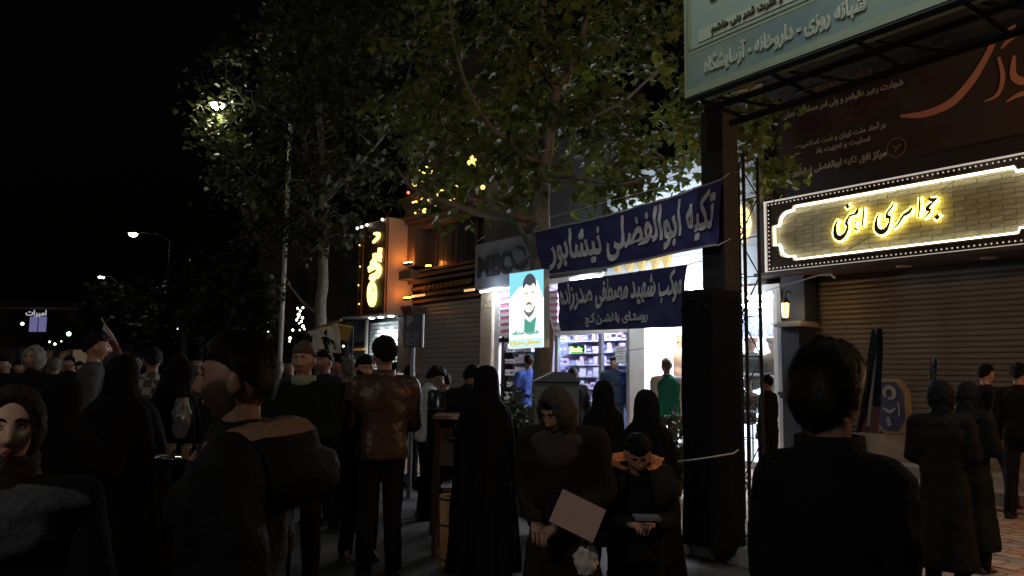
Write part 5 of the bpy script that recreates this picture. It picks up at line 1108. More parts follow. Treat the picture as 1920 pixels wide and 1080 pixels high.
tree('leafy tree hidden behind the mast and the mourning banner', GV(1352, 700, 9.0, PZ),
     [[(1352, 700, 9.0, .08), (1352, 400, 9.0, .07), (1352, 250, 9.1, .05), (1362, 120, 9.3, .03)], [(1352, 330, 9.1, .03), (1400, 300, 9.3, .02), (1430, 260, 9.4, .01)]],
     [(1415, 230, 55, 9.4), (1400, 310, 30, 9.4), (1340, 230, 60, 9.6), (1300, 200, 60, 9.6), (1440, 330, 35, 9.6)], 45, 20, .12, LM, bark, 2)
for i, (bx, bl, lab) in enumerate(((440, [(440, 560, 60, 27), (400, 600, 45, 27), (480, 600, 40, 27), (445, 500, 40, 27)], 'dark bushy tree behind the crowd, left of the pale lamp pole'), (345, [(345, 560, 55, 31), (330, 600, 45, 31), (370, 520, 45, 31)], 'dark tree beyond the lit street lamp'), (192, [(192, 560, 22, 34), (200, 590, 26, 34), (188, 605, 20, 34)], 'small tree under the farther street lamp'), (248, [(245, 580, 35, 36), (270, 600, 35, 36), (255, 545, 25, 36)], 'dim tree between the two far street lamps'))):
    Y = bl[0][3]; tree(lab, G(bx, Y), [[(bx, 660, Y, .13), (bx + 2, 610, Y, .10), (bl[0][0], bl[0][1], Y, .05)]], bl, 60, 24, .32, LMd, barkdark, 1, V0=SV, F0_=SF, spread=.7, zmin=1.8, group=None)
# shrubs in the planter in front of the shops
def shrub(label, px, Y, h, r, n):
    g = G(px, Y, PZ if px > 1000 else 0); o = thing('shrub', label, 'shrub', g); mb = MB(); C = []
    for k in range(14):
        a = rng.uniform(0, 6.28); e = g + Vector((r * math.cos(a) * rng.uniform(.3, 1), r * math.sin(a) * rng.uniform(.3, 1), h * rng.uniform(.55, 1))); mb.tube([g + Vector((0, 0, .02)), g.lerp(e, .5) + Vector((0, 0, .1)), e], [.012, .008, .003], 4)
        f = rng.uniform(.35, 1.05, n)[:, None]; C.append(np.array(g) * (1 - f) + np.array(e) * f + rng.normal(0, .07, (n, 3)))
    mb.build('stems', barkdark, o); tag(place('foliage', leaves_mesh('foliage', np.concatenate(C), .10, LMd, SV, SF), o), kind='stuff')
shrub('dark leafy shrub in front of the window shelving', 955, 8.6, 1.35, .45, 45); shrub('dark shrub at the edge of the grey shutter', 868, 9.2, 1.25, .35, 40); shrub('low shrub behind the black draped stand', 1275, 9.0, .9, .3, 30)
# ================================================================== PEOPLE
def remesh(parts, vox=.018, smooth=6):
    mb = MB()
    for p in parts:
        if p[0] == 'm': mb.add(p[1], p[2])
        elif p[0] == 'c': mb.tube([p[1], p[2]], [p[3], p[4]], 12); mb.ball(p[1], p[3] * .995, 12); mb.ball(p[2], p[4] * .995, 12)
        else: mb.ball(p[1], p[2], 14, rot=(p[3] if len(p) > 3 else None))
    me = mesh_from('r', mb.V, mb.F, []); o = bpy.data.objects.new('r', me)
    m = o.modifiers.new('r', 'REMESH'); m.mode = 'VOXEL'; m.voxel_size = vox; m.adaptivity = 0
    s = o.modifiers.new('s', 'SMOOTH'); s.factor = .5; s.iterations = smooth
    return evald(o)
def loft(rings, n=28, e=2.7):   # rings: z, half width, half depth, y offset
    V = []
    for z, a, b, yo in rings:
        for i in range(n):
            t = 2 * math.pi * i / n; c, s = math.cos(t), math.sin(t); V.append((a * math.copysign(abs(c) ** (2 / e), c), yo + b * math.copysign(abs(s) ** (2 / e), s), z))
    m = len(rings); Fc = [(j * n + i, j * n + (i + 1) % n, (j + 1) * n + (i + 1) % n, (j + 1) * n + i) for j in range(m - 1) for i in range(n)]
    return ('m', V, Fc + [tuple(range(n))[::-1], tuple((m - 1) * n + i for i in range(n))])
gs = lambda v, c, w: math.exp(-((v - c) / w) ** 2)
def headr(x, y, z, fem=0):
    """x,y,z unit direction (front +y) -> point of the head surface, head centre at 0, height .235"""
    X, Y, Z = x * .076, y * .098, z * .120
    if z < 0: k = 1 - .30 * (-z) ** 1.3; X *= k; 
    if y > 0 and z < 0: Y *= 1 - .12 * (-z)
    if y < 0 and z < -.2: Y *= 1 - .25 * (-z - .2)
    if y > 0:
        f = min(1, y * 1.6); Y -= .010 * f * gs(x, 0, .9)
        nz = gs(x, 0, .17 + .10 * gs(z, -.28, .12)) * (0 if z > .22 or z < -.42 else 1) * (.004 + .026 * max(0, min(1, (.22 - z) / .42))) * (1 if z > -.26 else max(0, 1 - (-.26 - z) / .12))
        Y += nz * f
        for s in (-1, 1): Y -= .010 * gs(x, s * .36, .20) * gs(z, .10, .13) * f; Y += .005 * gs(x, s * .36, .26) * gs(z, .30, .10) * f; Y += .004 * gs(x, s * .55, .22) * gs(z, -.15, .2) * f
        Y += .008 * gs(x, 0, .28) * gs(z, -.47, .055) * f + .008 * gs(x, 0, .24) * gs(z, -.57, .055) * f - .006 * gs(x, 0, .35) * gs(z, -.67, .05) * f + .010 * gs(x, 0, .3) * gs(z, -.86, .16) * f
    return Vector((X, Y, Z))
def headmesh(fn, n=36, m=30):
    V = []; Fc = []
    for j in range(m + 1):
        ph = math.pi * j / m; z = math.cos(ph); s = math.sin(ph)
        for i in range(n):
            # denser columns in front
            a = 2 * math.pi * i / n; a = a - .35 * math.sin(2 * a) * 0; V.append(fn(s * math.sin(a), s * math.cos(a), z))
    for j in range(m):
        for i in range(n): k = (i + 1) % n; Fc.append((j * n + i, (j + 1) * n + i, (j + 1) * n + k, j * n + k))
    return V, Fc
def skinmat(n, c): return mat('skin_' + n, c, .5, var=.08, vscale=12, spec=.4)
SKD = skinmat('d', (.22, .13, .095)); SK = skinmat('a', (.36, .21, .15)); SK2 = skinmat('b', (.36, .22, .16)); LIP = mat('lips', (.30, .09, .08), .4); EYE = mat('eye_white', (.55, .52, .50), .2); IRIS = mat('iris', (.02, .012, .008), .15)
HAIR = mat('hair_black', (.007, .006, .006), .5, bump=1, bscale=90, spec=.1); HAIRB = mat('hair_brown', (.10, .055, .03), .5, bump=1, bscale=90); HAIRG = mat('hair_grey', (.10, .095, .09), .5, bump=1, bscale=90)
def clothm(n, c, rough=.85, **k): k.setdefault('spec', .08); return mat('cloth_' + n, c, rough, bump=.35, bscale=130, **k)
CB = clothm('black', (.010, .010, .011)); CN = clothm('navy', (.02, .024, .04)); CG = clothm('grey', (.06, .06, .062)); CBR = clothm('brown', (.05, .032, .02)); CHAD = mat('chador_cloth', (.006, .006, .007), .8, bump=.1, bscale=60, spec=.06); SHOE = mat('shoe_leather', (.02, .018, .016), .4); JEAN = clothm('jean', (.03, .04, .07)); CW = clothm('pale', (.5, .52, .54)); COLV = clothm('olive', (.011, .011, .008))
def hand(mb, w, d, side, sc, curl=.5, up=None):
    """w wrist, d direction of the hand; five unequal fingers"""
    d = d.normalized(); up = (up or Vector((0, 0, 1))); n = d.cross(up); n = n.normalized() if n.length > .1 else Vector((1, 0, 0)); pn = n.cross(d).normalized()
    # n: across the palm, pn: back of the hand
    a = w; b = w + d * .085 * sc
    mb.hexa([a - n * .024 * sc - pn * .014 * sc, a + n * .024 * sc - pn * .014 * sc, b + n * .04 * sc - pn * .012 * sc, b - n * .04 * sc - pn * .012 * sc, a - n * .024 * sc + pn * .014 * sc, a + n * .024 * sc + pn * .014 * sc, b + n * .04 * sc + pn * .012 * sc, b - n * .04 * sc + pn * .012 * sc])
    for i, L in enumerate((.070, .078, .073, .058)):
        o = (i - 1.5) * .020 * sc; p = b - d * .006 + n * o; q1 = p + (d * math.cos(curl * .6) - pn * math.sin(curl * .6)) * L * .45 * sc; q2 = q1 + (d * math.cos(curl * 1.5) - pn * math.sin(curl * 1.5)) * L * .32 * sc; q3 = q2 + (d * math.cos(curl * 2.2) - pn * math.sin(curl * 2.2)) * L * .25 * sc
        mb.tube([p, q1, q2, q3], [.0098 * sc, .009 * sc, .008 * sc, .006 * sc], 6)
    s = side; p = w + d * .02 * sc + n * s * .022 * sc; q1 = p + (d * .6 + n * s * .7 - pn * .2).normalized() * .035 * sc; q2 = q1 + (d * .9 + n * s * .2 - pn * .35).normalized() * .03 * sc; mb.tube([p, q1, q2], [.013 * sc, .011 * sc, .008 * sc], 6)
def T(loc, yaw, sc): return Matrix.Translation(loc) @ Matrix.Rotation(yaw, 4, 'Z') @ Matrix.Scale(sc, 4)
def wrinkle(V, amp, seed, fz=1):
    out = []
    for v in V:
        v = Vector(v); c = Vector((v.x * .8, v.y, 0)); l = c.length or 1; lo_ = v.z < 1.15
        n = noise.noise(Vector((v.x * 6 + v.z * 4, v.y * 6, v.z * 7 + seed))) + .55 * noise.noise(Vector((v.x * 15 + seed, v.y * 15 + v.z * 8, v.z * (22 if abs(v.x) > .17 else 12)))) - .5 * abs(noise.noise(Vector((v.x * 9 - v.z * 9, v.y * 9, v.z * 9 + seed))))
        out.append(v + c / l * n * amp)
    return out
def person(label, px, top, Y, yaw, gz=0, top_m=CB, leg_m=CB, hair=HAIR, hairt=.018, skin=SK, arms='down', bow=0, H=None, sleeve=True, puff=1.0, hairlong=0, detail=1, hood=None, coat=0, curly=0, wk=1.0, headyaw=0, beard=None, group=None, collar=None, width=1.0, vest=None, X=None, stride=0):
    base = GV(px, top, Y, gz)
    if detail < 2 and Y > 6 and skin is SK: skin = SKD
    if H is None: H = P(px, top, Y).z - gz + bow * .10
    s = H / 1.75; o = thing('person', label, 'person', base, group); M = T(base, yaw, s); yw = Matrix.Rotation(headyaw, 4, 'Z'); rnd = random.Random(int(px * 7 + Y * 100)); sd = rnd.uniform(0, 50)
    tr = lambda V: [M @ Vector(v) for v in V]; v = Vector
    W = .19 * width; hd = v((0, .02 + .12 * bow, 1.625 - .09 * bow)); nk = v((0, -.005 + .05 * bow, 1.46)); hpitch = Matrix.Rotation(-bow * .65, 4, 'X')
    sh = {k: v((k * W, -.01 + .02 * bow, 1.405)) for k in (-1, 1)}; el = {}; wr = {}
    sets = {'down': (lambda k: (v((k * (W + .05), -.03, 1.13)), v((k * (W + .055), .05, .89)))), 'front': (lambda k: (v((k * (W + .04), .03, 1.12)), v((k * .07, .27, 1.14)))), 'hold': (lambda k: (v((k * (W + .04), -.0, 1.13)), v((k * .06, .26, 1.00)))), 'crossed': (lambda k: (v((k * (W + .06), .06, 1.14)), v((-k * .10, .20, 1.13 + .03 * k)))), 'reach': (lambda k: (v((k * (W + .03), .14, 1.20)), v((k * .14, .42, 1.18)))), 'back': (lambda k: (v((k * (W + .08), -.08, 1.14)), v((k * .10, -.12, .98)))), 'slim': (lambda k: (v((k * (W + .015), -.02, 1.13)), v((k * (W - .01), .10, .90)))), 'pocket': (lambda k: (v((k * (W + .09), -.06, 1.13)), v((k * (W - .0), .08, .95)))), 'phone': (lambda k: (v((k * (W + .04), .05, 1.12)), v((k * .08, .24, 1.20)) if k > 0 else v((k * (W + .05), .05, .89)))), }
    for k in (-1, 1): el[k], wr[k] = sets[arms](k)
    hip = {k: v((k * .09, 0, .92)) for k in (-1, 1)}; kn = {k: v((k * .10, .02 + k * stride * .18, .50)) for k in (-1, 1)}; an = {k: v((k * .11, -.02 + k * stride * .30, .09)) for k in (-1, 1)}
    # body
    B = [('c', nk - v((0, 0, .06)), hd - v((0, .02, .05)), .058, .055), ('e', (0, 0, 1.25), (.15 * width, .10, .22)), ('e', (0, 0, 1.0), (.15, .10, .16))]
    for k in (-1, 1): B += [('c', sh[k] * .9 + v((0, 0, .14)), el[k], .045, .036), ('c', el[k], wr[k], .036, .026), ('c', hip[k], kn[k], .075, .05), ('c', kn[k], an[k], .05, .035), ('c', an[k], an[k] + v((0, .13, -.05)), .035, .028), ('c', v((0, 0, 1.42)), sh[k], .05, .05)]
    bv, bf = remesh(B, .022 if detail < 2 else .016); mb = MB(); mb.add(tr(bv), bf)
    hm = Matrix.Translation(hd) @ yw @ hpitch; res = (48, 44) if detail >= 2 else (26, 24); hv, hf = headmesh(headr, *res); mb.add(tr([hm @ p for p in hv]), hf)
    for k in (-1, 1):
        mb.ball(M @ hm @ v((k * .078, -.012, -.005)), (.010 * s, .020 * s, .032 * s), 10, rot=(M.to_3x3() @ yw.to_3x3()).normalized()); 
        hb = MB(); hand(hb, wr[k], (wr[k] - el[k]), -k, 1.0, .7 if arms != 'down' else .45); mb.add(tr(hb.V), hb.F)
    body = mb.build('body', skin, o, True)
    # clothes
    pf = .018 * puff
    if coat: B += []
    if not coat == 2:
        Lg = []
        for k in (-1, 1): Lg += [('c', hip[k], kn[k], .088 + pf * .5, .066 + pf * .4), ('c', kn[k], an[k] + v((0, 0, -.02)), .066 + pf * .4, .058 + pf * .3)]
        Lg += [('e', (0, 0, .94), (.158 + pf, .115 + pf, .12))]
        lv, lf = remesh(Lg, .020, 3); mb = MB(); mb.add(tr(wrinkle(lv, .008, sd)), lf); mb.build('trousers', leg_m, o, True)
    bot = .86 if not coat else .45
    wd = width; q_ = pf
    Tp = [loft([(bot, .162 * wd ** .5 + q_, .120 + q_, 0), (bot + .05, .166 * wd ** .5 + q_, .124 + q_, 0), (1.02, .160 * wd ** .5 + q_, .118 + q_, 0), (1.14, .155 * wd ** .5 + q_, .108 + q_, .003), (1.24, .168 * wd + q_, .110 + q_, .0), (1.32, .180 * wd + q_, .112 + q_, -.004), (1.39, .152 * wd + q_, .098 + q_, -.01 + .02 * bow), (1.435, .095 * wd + q_, .080 + q_, -.012 + .03 * bow), (1.47, .068 + q_ * .5, .066 + q_ * .5, -.005 + .04 * bow), (1.50, .060 + q_ * .4, .060 + q_ * .4, .0 + .05 * bow)])] * 1 + [('c', nk - v((0, 0, .04)), nk + v((0, 0, .01)), .070 + pf * .3, .064 + pf * .3)]
    if coat: Tp += [loft([(.22, .235, .185, 0), (.26, .238, .188, 0), (.6, .205, .165, 0), (.85, .180 + pf, .145, 0), (1.0, .15, .11, 0)])]
    for k in (-1, 1): Tp += [('c', v((k * .05, 0, 1.42)), sh[k], .068 + pf * .4, .066 + pf * .6), ('c', sh[k], el[k], .064 + pf * .8, .054 + pf * .8), ('c', el[k], wr[k] - (wr[k] - el[k]) * .07, .054 + pf * .8, .041 + pf * .4)]
    if vest: Tp2 = Tp[:1]
    tv, tf = remesh(Tp, .020 if detail < 2 else .015, 4); mb = MB(); mb.add(tr(wrinkle(tv, (.010 + .004 * puff) * wk, sd)), tf); mb.build('coat' if coat else 'jacket', top_m, o, True)
    if vest:
        tv, tf = remesh([('m', [(x * 1.09, y * 1.10, z * (1.0 if z < 1.4 else 1.003)) for x, y, z in Tp2[0][1]], Tp2[0][2])], .02, 2); mb = MB(); mb.add(tr(wrinkle(tv, .008, sd)), tf); mb.build('vest', vest, o, True)
    if collar:
        mb = MB(); pr = [(.072, -.05), (.086, -.01), (.082, .045), (.074, .045), (.062, -.02)]; mb.lathe((0, 0, 0), pr, 22, sx=1.05, sy=1.05); vv = tr([Matrix.Translation(nk + v((0, 0, .02))) @ q_ for q_ in mb.V]); m2 = MB(); m2.add(vv, mb.F); m2.build('collar', collar, o, True)
    for k in (-1, 1):
        m2 = MB(); S_ = [(0, -.06), (.0, 0), (0, .08), (0, .17)]; a = an[k]
        vv = []; prof = [(-.075, .036, .075), (-.03, .042, .085), (.04, .043, .065), (.11, .045, .045), (.165, .035, .035), (.185, .012, .02)]
        for y_, w_, h_ in prof: vv += [(a.x - w_, a.y + y_, .003), (a.x + w_, a.y + y_, .003), (a.x + w_ * .95, a.y + y_, h_ * .6), (a.x + w_ * .5, a.y + y_, h_), (a.x - w_ * .5, a.y + y_, h_), (a.x - w_ * .95, a.y + y_, h_ * .6)]
        ff = [(i * 6 + j, i * 6 + (j + 1) % 6, (i + 1) * 6 + (j + 1) % 6, (i + 1) * 6 + j) for i in range(5) for j in range(6)] + [(5, 4, 3, 2, 1, 0), (30, 31, 32, 33, 34, 35)]
        m2.add(tr(vv), ff); m2.build('shoe', SHOE, o)
    # hair
    def hfn(x, y, z):
        p = headr(x, y, z); a = noise.noise(Vector((x * 3 + sd, y * 3, z * 3)))
        line = .42 + .08 * a - (0.75 + hairlong) * max(0, -y + .15) - .30 * max(0, abs(x) - .75) * (y < .3); e = (z - line) / .16; e = max(0, min(1, e)); e = e * e * (3 - 2 * e)
        th_ = hairt * (1 + .35 * a + curly * .5 * noise.noise(Vector((x, y, z)) * 11) + .15 * noise.noise(Vector((x, y, z)) * 25)) * (.75 + .45 * max(0, z)); n = v((x, y, z)); return p * .97 + n * ((th_ + .004) * e)
    if hair:
        r = (72, 60) if detail >= 2 else (34, 30); hv, hf = headmesh(hfn, *r); mb = MB(); mb.add(tr([hm @ p for p in hv]), hf); mb.build('hair', hair, o, True)
    if hair and detail >= 3:
        mb = MB(); rr = np.random.default_rng(int(px)); k = 0
        while k < 5200:
            d = v(rr.normal(0, 1, 3)); d.normalize()
            p = hfn(*d); q0 = headr(*d)
            if (p - q0).length < hairt * .55 or d.z < -.55: continue
            flow = v((d.x * .4 + rr.normal(0, .25), -.7 + rr.normal(0, .25), -.65 + rr.normal(0, .3))); flow = (flow - d * flow.dot(d)).normalized(); L_ = rr.uniform(.016, .034); side = d.cross(flow) * .0009; pts = []
            for f in (0, .5, 1): e = p + flow * L_ * f - d * (.5 * L_ * f) ** 2 * 6 + d * (.0015 + .004 * f * rr.random()); pts += [e - side * (1 - .8 * f), e + side * (1 - .8 * f)]
            mb.add([M @ (hm @ x_) for x_ in pts], [(0, 1, 3, 2), (2, 3, 5, 4)]); k += 1
        tag(mb.build('hair_strands', mat('hair_strand', (.007, .006, .005), .5, spec=.2) if hair is HAIR else hair, o, True), kind='stuff')
    if beard:
        def bfn(x, y, z):
            p = headr(x, y, z); e = 1 if (z < -.30 + .55 * max(0, abs(x) - .35) and y > -.1 and not (abs(x) < .20 and -.62 < z < -.40)) else 0; return p * (.975 if not e else 1.0) + v((x, y, z)) * .0035 * e
        hv, hf = headmesh(bfn, *((60, 50) if detail >= 2 else (30, 28))); mb = MB(); mb.add(tr([hm @ p for p in hv]), hf); mb.build('beard', beard, o, True)
    if hood:
        hw_ = 1.30 if H < 1.4 else 1
        sec = [(.060, 1.470), (.074, 1.505), (.096, 1.528), (.120, 1.522), (.140, 1.496), (.150, 1.470), (.168, 1.450), (.182, 1.415), (.182, 1.375), (.165, 1.340), (.120, 1.315)]
        def hoodpart(i0, i1, nm, mm):
            nA, V = 60, []
            for i in range(nA + 1):
                th_ = R(-158 + 316 * i / nA); bk = max(0, math.cos(th_)); k_ = (1 + .42 * bk) * (hw_ * .5 + .5)
                for q in range(i0, i1 + 1):
                    r_, z_ = sec[q]; n_ = noise.noise(v((th_ * 2.2, q * .35, sd))) + .5 * noise.noise(v((th_ * 6, q * .8, sd + 4)))
                    r2 = r_ * k_ * (1 + .13 * n_ * (q > 0)); z2 = z_ - .045 * (1 - bk) * (q / 5) - .05 * max(0, -math.cos(th_)) + .010 * n_ - .02 * bk * (q > 4)
                    V.append((math.sin(th_) * r2 * 1.12 * hw_ ** .5, -math.cos(th_) * r2 - .012 + .03 * bow, z2))
            w_ = i1 - i0 + 1; Fh = [(i * w_ + q, i * w_ + q + 1, (i + 1) * w_ + q + 1, (i + 1) * w_ + q) for i in range(nA) for q in range(w_ - 1)]
            mb = MB(); mb.add(tr(V), Fh); mb.build(nm, mm, o, True)
        cut = 3 if H < 1.4 else 4; hoodpart(0, cut, 'hood_lining', hood); hoodpart(cut, 10, 'hood', top_m)
    if detail >= 1.5 or bow or detail == 1: face_bits(o, M, hm, s, detail)
    return o, M, hm, wr, el
def face_patch(pts, off, M, hm, w):    # thin strip following the face: pts (x,z) unit directions
    V = []; 
    for i, (x, z) in enumerate(pts):
        ww = w[i] if hasattr(w, '__len__') else w
        for s in (-1, 1):
            for o_ in (0, off):
                zz = z + s * ww; xx = x; yy = math.sqrt(max(.01, 1 - xx * xx - zz * zz)); p = headr(xx, yy, zz); V.append(M @ hm @ (p + Vector((xx, yy, zz)) * (o_ + .0005)))
    n = len(pts); Fc = []
    for i in range(n - 1):
        a, b = i * 4, i * 4 + 4; Fc += [(a + 1, b + 1, b + 3, a + 3), (a, a + 2, b + 2, b), (a, b, b + 1, a + 1), (a + 2, a + 3, b + 3, b + 2)]
    Fc += [(0, 1, 3, 2), (4 * n - 4, 4 * n - 2, 4 * n - 1, 4 * n - 3)]; return V, Fc
def face_bits(o, M, hm, s, detail, brow=None, lip=LIP):
    brow = brow or HAIR
    for k in (-1, 1):
        V, Fc = face_patch([(k * .14, .24), (k * .24, .285), (k * .36, .295), (k * .47, .26), (k * .54, .20)], .0025, M, hm, [.022, .03, .026, .018, .008]); mb = MB(); mb.add(V, Fc); mb.build('eyebrow', brow, o)
        c = hm @ (headr(k * .34, .93, .10) + Vector((0, -.0075, 0))); mb = MB(); mb.ball(M @ c, .0125 * s, 10); e = mb.build('eye', EYE, o, True)
        mb = MB(); mb.ball(M @ (hm @ (headr(k * .345, .93, .10) + Vector((0, -.0005, 0)))), (.0052 * s, .0052 * s, .0052 * s), 8); mb.build('iris', IRIS, e, True)
        if detail >= 2:
            for z0, nm in ((.155, 'upper_lid'), (.055, 'lower_lid')):
                V, Fc = face_patch([(k * .22, .10), (k * .28, .10 + (z0 - .10) * .8), (k * .35, z0), (k * .42, .10 + (z0 - .10) * .7), (k * .48, .095)], .004, M, hm, [.004, .012, .014, .012, .004]); mb = MB(); mb.add(V, Fc); mb.build(nm, SK if z0 < .1 else mat('lash', (.05, .03, .025), .5), o)
    V, Fc = face_patch([(-.21, -.505), (-.12, -.475), (-.04, -.462), (0, -.472), (.04, -.462), (.12, -.475), (.21, -.505)], .0035, M, hm, [.004, .022, .032, .028, .032, .022, .004]); V2, F2 = face_patch([(-.20, -.515), (-.1, -.555), (0, -.565), (.1, -.555), (.20, -.515)], .0045, M, hm, [.004, .028, .034, .028, .004])
    mb = MB(); mb.add(V, Fc); mb.add(V2, F2); mb.build('lips', lip, o)
def scarf_head(o, M, hm, mt, thick=.016, opening=.62, oz=-.12, sd=0, res=(60, 50), peak=0):
    def fn(x, y, z):
        p = headr(x, y, z); ang = math.hypot(x / opening, (z - oz) / .86); inside = y > 0 and ang < 1 
        e = 0 if inside else 1
        if y > 0: e = max(0, min(1, (ang - .97) / .10))
        n = Vector((x, y, z)); th_ = thick * (1 + .5 * noise.noise(Vector((x * 2.5 + sd, y * 2.5, z * 5)))) + peak * max(0, z) * .02
        return p * .965 + n * ((th_ + .006) * e)
    hv, hf = headmesh(fn, *res); mb = MB(); mb.add([M @ (hm @ p) for p in hv], hf); return mb.build('headscarf', mt, o, True)
def drape_neck(o, M, mt, bow=0, name='scarf', big=1.0, sd=0):
    v = Vector; parts = [('c', v((0, -.01 + .05 * bow, 1.42)), v((0, .0 + .08 * bow, 1.54)), .085 * big, .078), ('e', (0, .0, 1.40), (.19 * big, .125 * big, .075)), ('e', (0, .05, 1.34), (.13 * big, .09 * big, .12))]
    hv, hf = remesh(parts, .014, 4); hv = wrinkle(hv, .022, sd); mb = MB(); mb.add([M @ Vector(p) for p in hv], hf); return mb.build(name, mt, o, True)
def chador(label, px, top, Y, yaw, gz=0, wide=1.0, face=False, arms=0, group=None, mt=None, lean=0, skin=SK, H=None):
    mt = mt or CHAD; base = GV(px, top, Y, gz); H = H or (P(px, top, Y).z - gz); s = H / 1.65; o = thing('person', label, 'person', base, group); M = T(base, yaw, s); sd = (px * 13 % 17); v = Vector
    hd = v((0, .02 + lean * .1, 1.525)); hm = Matrix.Translation(hd) @ Matrix.Rotation(-lean * .5, 4, 'X')
    B = [('c', v((0, 0, 1.3)), hd - v((0, .02, .05)), .05, .05), ('e', (0, 0, 1.15), (.14, .09, .24)), ('c', v((-.08, 0, .9)), v((-.09, 0, .08)), .07, .035), ('c', v((.08, 0, .9)), v((.09, 0, .08)), .07, .035), ('e', (0, 0, .95), (.14, .1, .14))]
    bv, bf = remesh(B, .024); mb = MB(); mb.add([M @ Vector(p) for p in bv], bf); hv, hf = headmesh(headr, 26, 24); mb.add([M @ (hm @ p) for p in hv], hf); mb.build('body', skin, o, True)
    prof = [(1.652, .012, .012, 0), (1.645, .045, .05, 0), (1.62, .075, .085, 0), (1.57, .098, .115, 0), (1.50, .105, .125, 0), (1.43, .108, .12, -.01), (1.38, .125, .12, -.01), (1.33, .18, .135, -.005), (1.28, .215, .15, 0), (1.15, .245, .175, .02), (1.0, .265, .20, .04), (.85, .27, .205, .03), (.6, .285, .215, .01), (.3, .30, .225, 0), (.05, .32, .235, 0)]
    n = 64; V = []; sub = []
    for i in range(len(prof) - 1):
        for q_ in range(3): f = q_ / 3; sub.append([prof[i][k] * (1 - f) + prof[i + 1][k] * f for k in range(4)])
    sub.append(prof[-1]); m = len(sub)
    for z, a, b, yo in sub:
        g = max(0, (1.45 - z) / 1.45); 
        for i in range(n):
            t = 2 * math.pi * i / n; fold = g ** .8 * .042 * (math.sin(t * 7 + sd + 2.5 * noise.noise(v((z * 1.5, sd, t)))) + .6 * math.sin(t * 13 + z * 3 + sd)) + .008 * noise.noise(v((math.cos(t) * 2 + sd, math.sin(t) * 2, z * 5)))
            w = (1 + (wide - 1) * min(1, g * 2.2)); x = (a * w + fold) * math.cos(t); y = (b * w + fold) * math.sin(t) + yo + lean * .1 * max(0, min(1, (z - 1.1) / .4))
            V.append(M @ v((x, y, z)))
    Fc = []
    for j in range(m - 1):
        for i in range(n):
            k = (i + 1) % n; z = sub[j][0]; t = 2 * math.pi * (i + .5) / n
            if face and 1.40 < z < 1.60 and abs(t - math.pi / 2) < .62 * math.sin((z - 1.38) / .24 * math.pi) ** .5: continue
            Fc.append((j * n + i, (j + 1) * n + i, (j + 1) * n + k, j * n + k))
    Fc.append(tuple(range(n))); place('chador', mesh_from('chador', V, Fc, mt, smooth=True), o)
    if face: scarf_head(o, M, hm, face if not face is True else CB, .010, res=(40, 34)); face_bits(o, M, hm, s, 1)
    for k in (-1, 1):
        m2 = MB(); m2.ball(M @ v((k * .09, .12, .045)), (.04 * s, .11 * s, .04 * s), 10, rot=Matrix.Rotation(yaw, 3, 'Z')); m2.build('shoe', SHOE, o, True)
    return o
rad = R
# --- foreground
woolM = mat('wool_scarf', (.05, .056, .07), .9, col2=(.12, .13, .15), vscale=90, bump=.5, bscale=220, spec=.1)
hs_br = mat('patterned_headscarf', (.010, .008, .007), .7, col2=(.034, .025, .020), vscale=70, bump=.4, bscale=80, spec=.1)
o, M, hm, wr, el = person('woman in brown headscarf and grey wool scarf at the left edge', 32, 727, 2.0, rad(204), arms='crossed', top_m=CB, skin=skinmat('warm', (.66, .40, .29)), hair=None, detail=3, headyaw=rad(4), H=None)
scarf_head(o, M, hm, hs_br, .010, opening=.74, res=(90, 76), oz=-.16, sd=3, peak=.4); drape_neck(o, M, hs_br, 0, 'headscarf_end', .92, 7); drape_neck(o, M, woolM, 0, 'wool_scarf', 1.30, 3)
lin = mat('hood_lining', (.15, .085, .045), .8, bump=.5, bscale=90, var=.2)
o, M, hm, wr, el = person('man in profile in black jacket with brown lined hood', 458, 630, 2.0, rad(100), arms='pocket', top_m=mat('black_jacket', (.007, .007, .008), .7, bump=.4, bscale=60, spec=.1), hair=HAIR, hairt=.022, detail=3, hood=lin, skin=skinmat('c', (.22, .13, .095)), beard=mat('stubble', (.05, .03, .022), .7), puff=1.9, width=1.05, curly=.35)
mb = MB(); hh = [M @ Vector(p) for p in ((.10, -.165, 1.425), (.145, -.07, 1.475), (.155, .02, 1.475), (.13, .10, 1.44))]; mb.tube(hh, [.004, .005, .005, .004], 5); mb.build('hood_cord', mat('cord_white', (.45, .42, .38), .7), o)
rt = person('man in black collared jacket seen from behind, largest figure on the right', 1550, 652, 1.85, rad(-28), arms='slim', top_m=mat('black_wool', (.006, .006, .007), .8, bump=.5, bscale=120, spec=.08), hair=HAIR, hairt=.026, detail=3, skin=SKD, puff=1.2, width=.64, headyaw=rad(-22), collar=CB, hairlong=.45)
# --- leather jacket man and his group
leather = mat('brown_leather', (.05, .024, .017), .42, bump=.4, bscale=28, var=.25, vscale=5, spec=.5)
person('man in shiny brown leather jacket seen from behind', 722, 637, 5.9, rad(22), arms='front', top_m=leather, leg_m=CB, hair=HAIR, hairt=.03, detail=2, curly=.7, collar=leather, puff=1.1, width=1.08, wk=.55)
person('man in black facing the one in the leather jacket', 684, 668, 6.5, rad(-150), arms='front', top_m=CB, hair=HAIR, hairt=.02, detail=2, beard=HAIR)
person('fair haired man in green jacket looking at camera over the crowd', 572, 645, 5.5, rad(175), top_m=clothm('green', (.009, .014, .010)), hair=HAIRB, hairt=.022, skin=SK2, detail=2, arms='front', collar=mat('pale_green', (.2, .26, .18), .8))
person('young man in dark top just right of the fair haired man', 611, 657, 8.0, rad(150), top_m=CN, detail=1.5)
person('man behind the group, second from the fair haired man', 640, 668, 9.2, rad(120), top_m=CG)
person('man with grey hair behind the man in black', 668, 672, 10.2, rad(165), top_m=CN, hair=HAIRG)
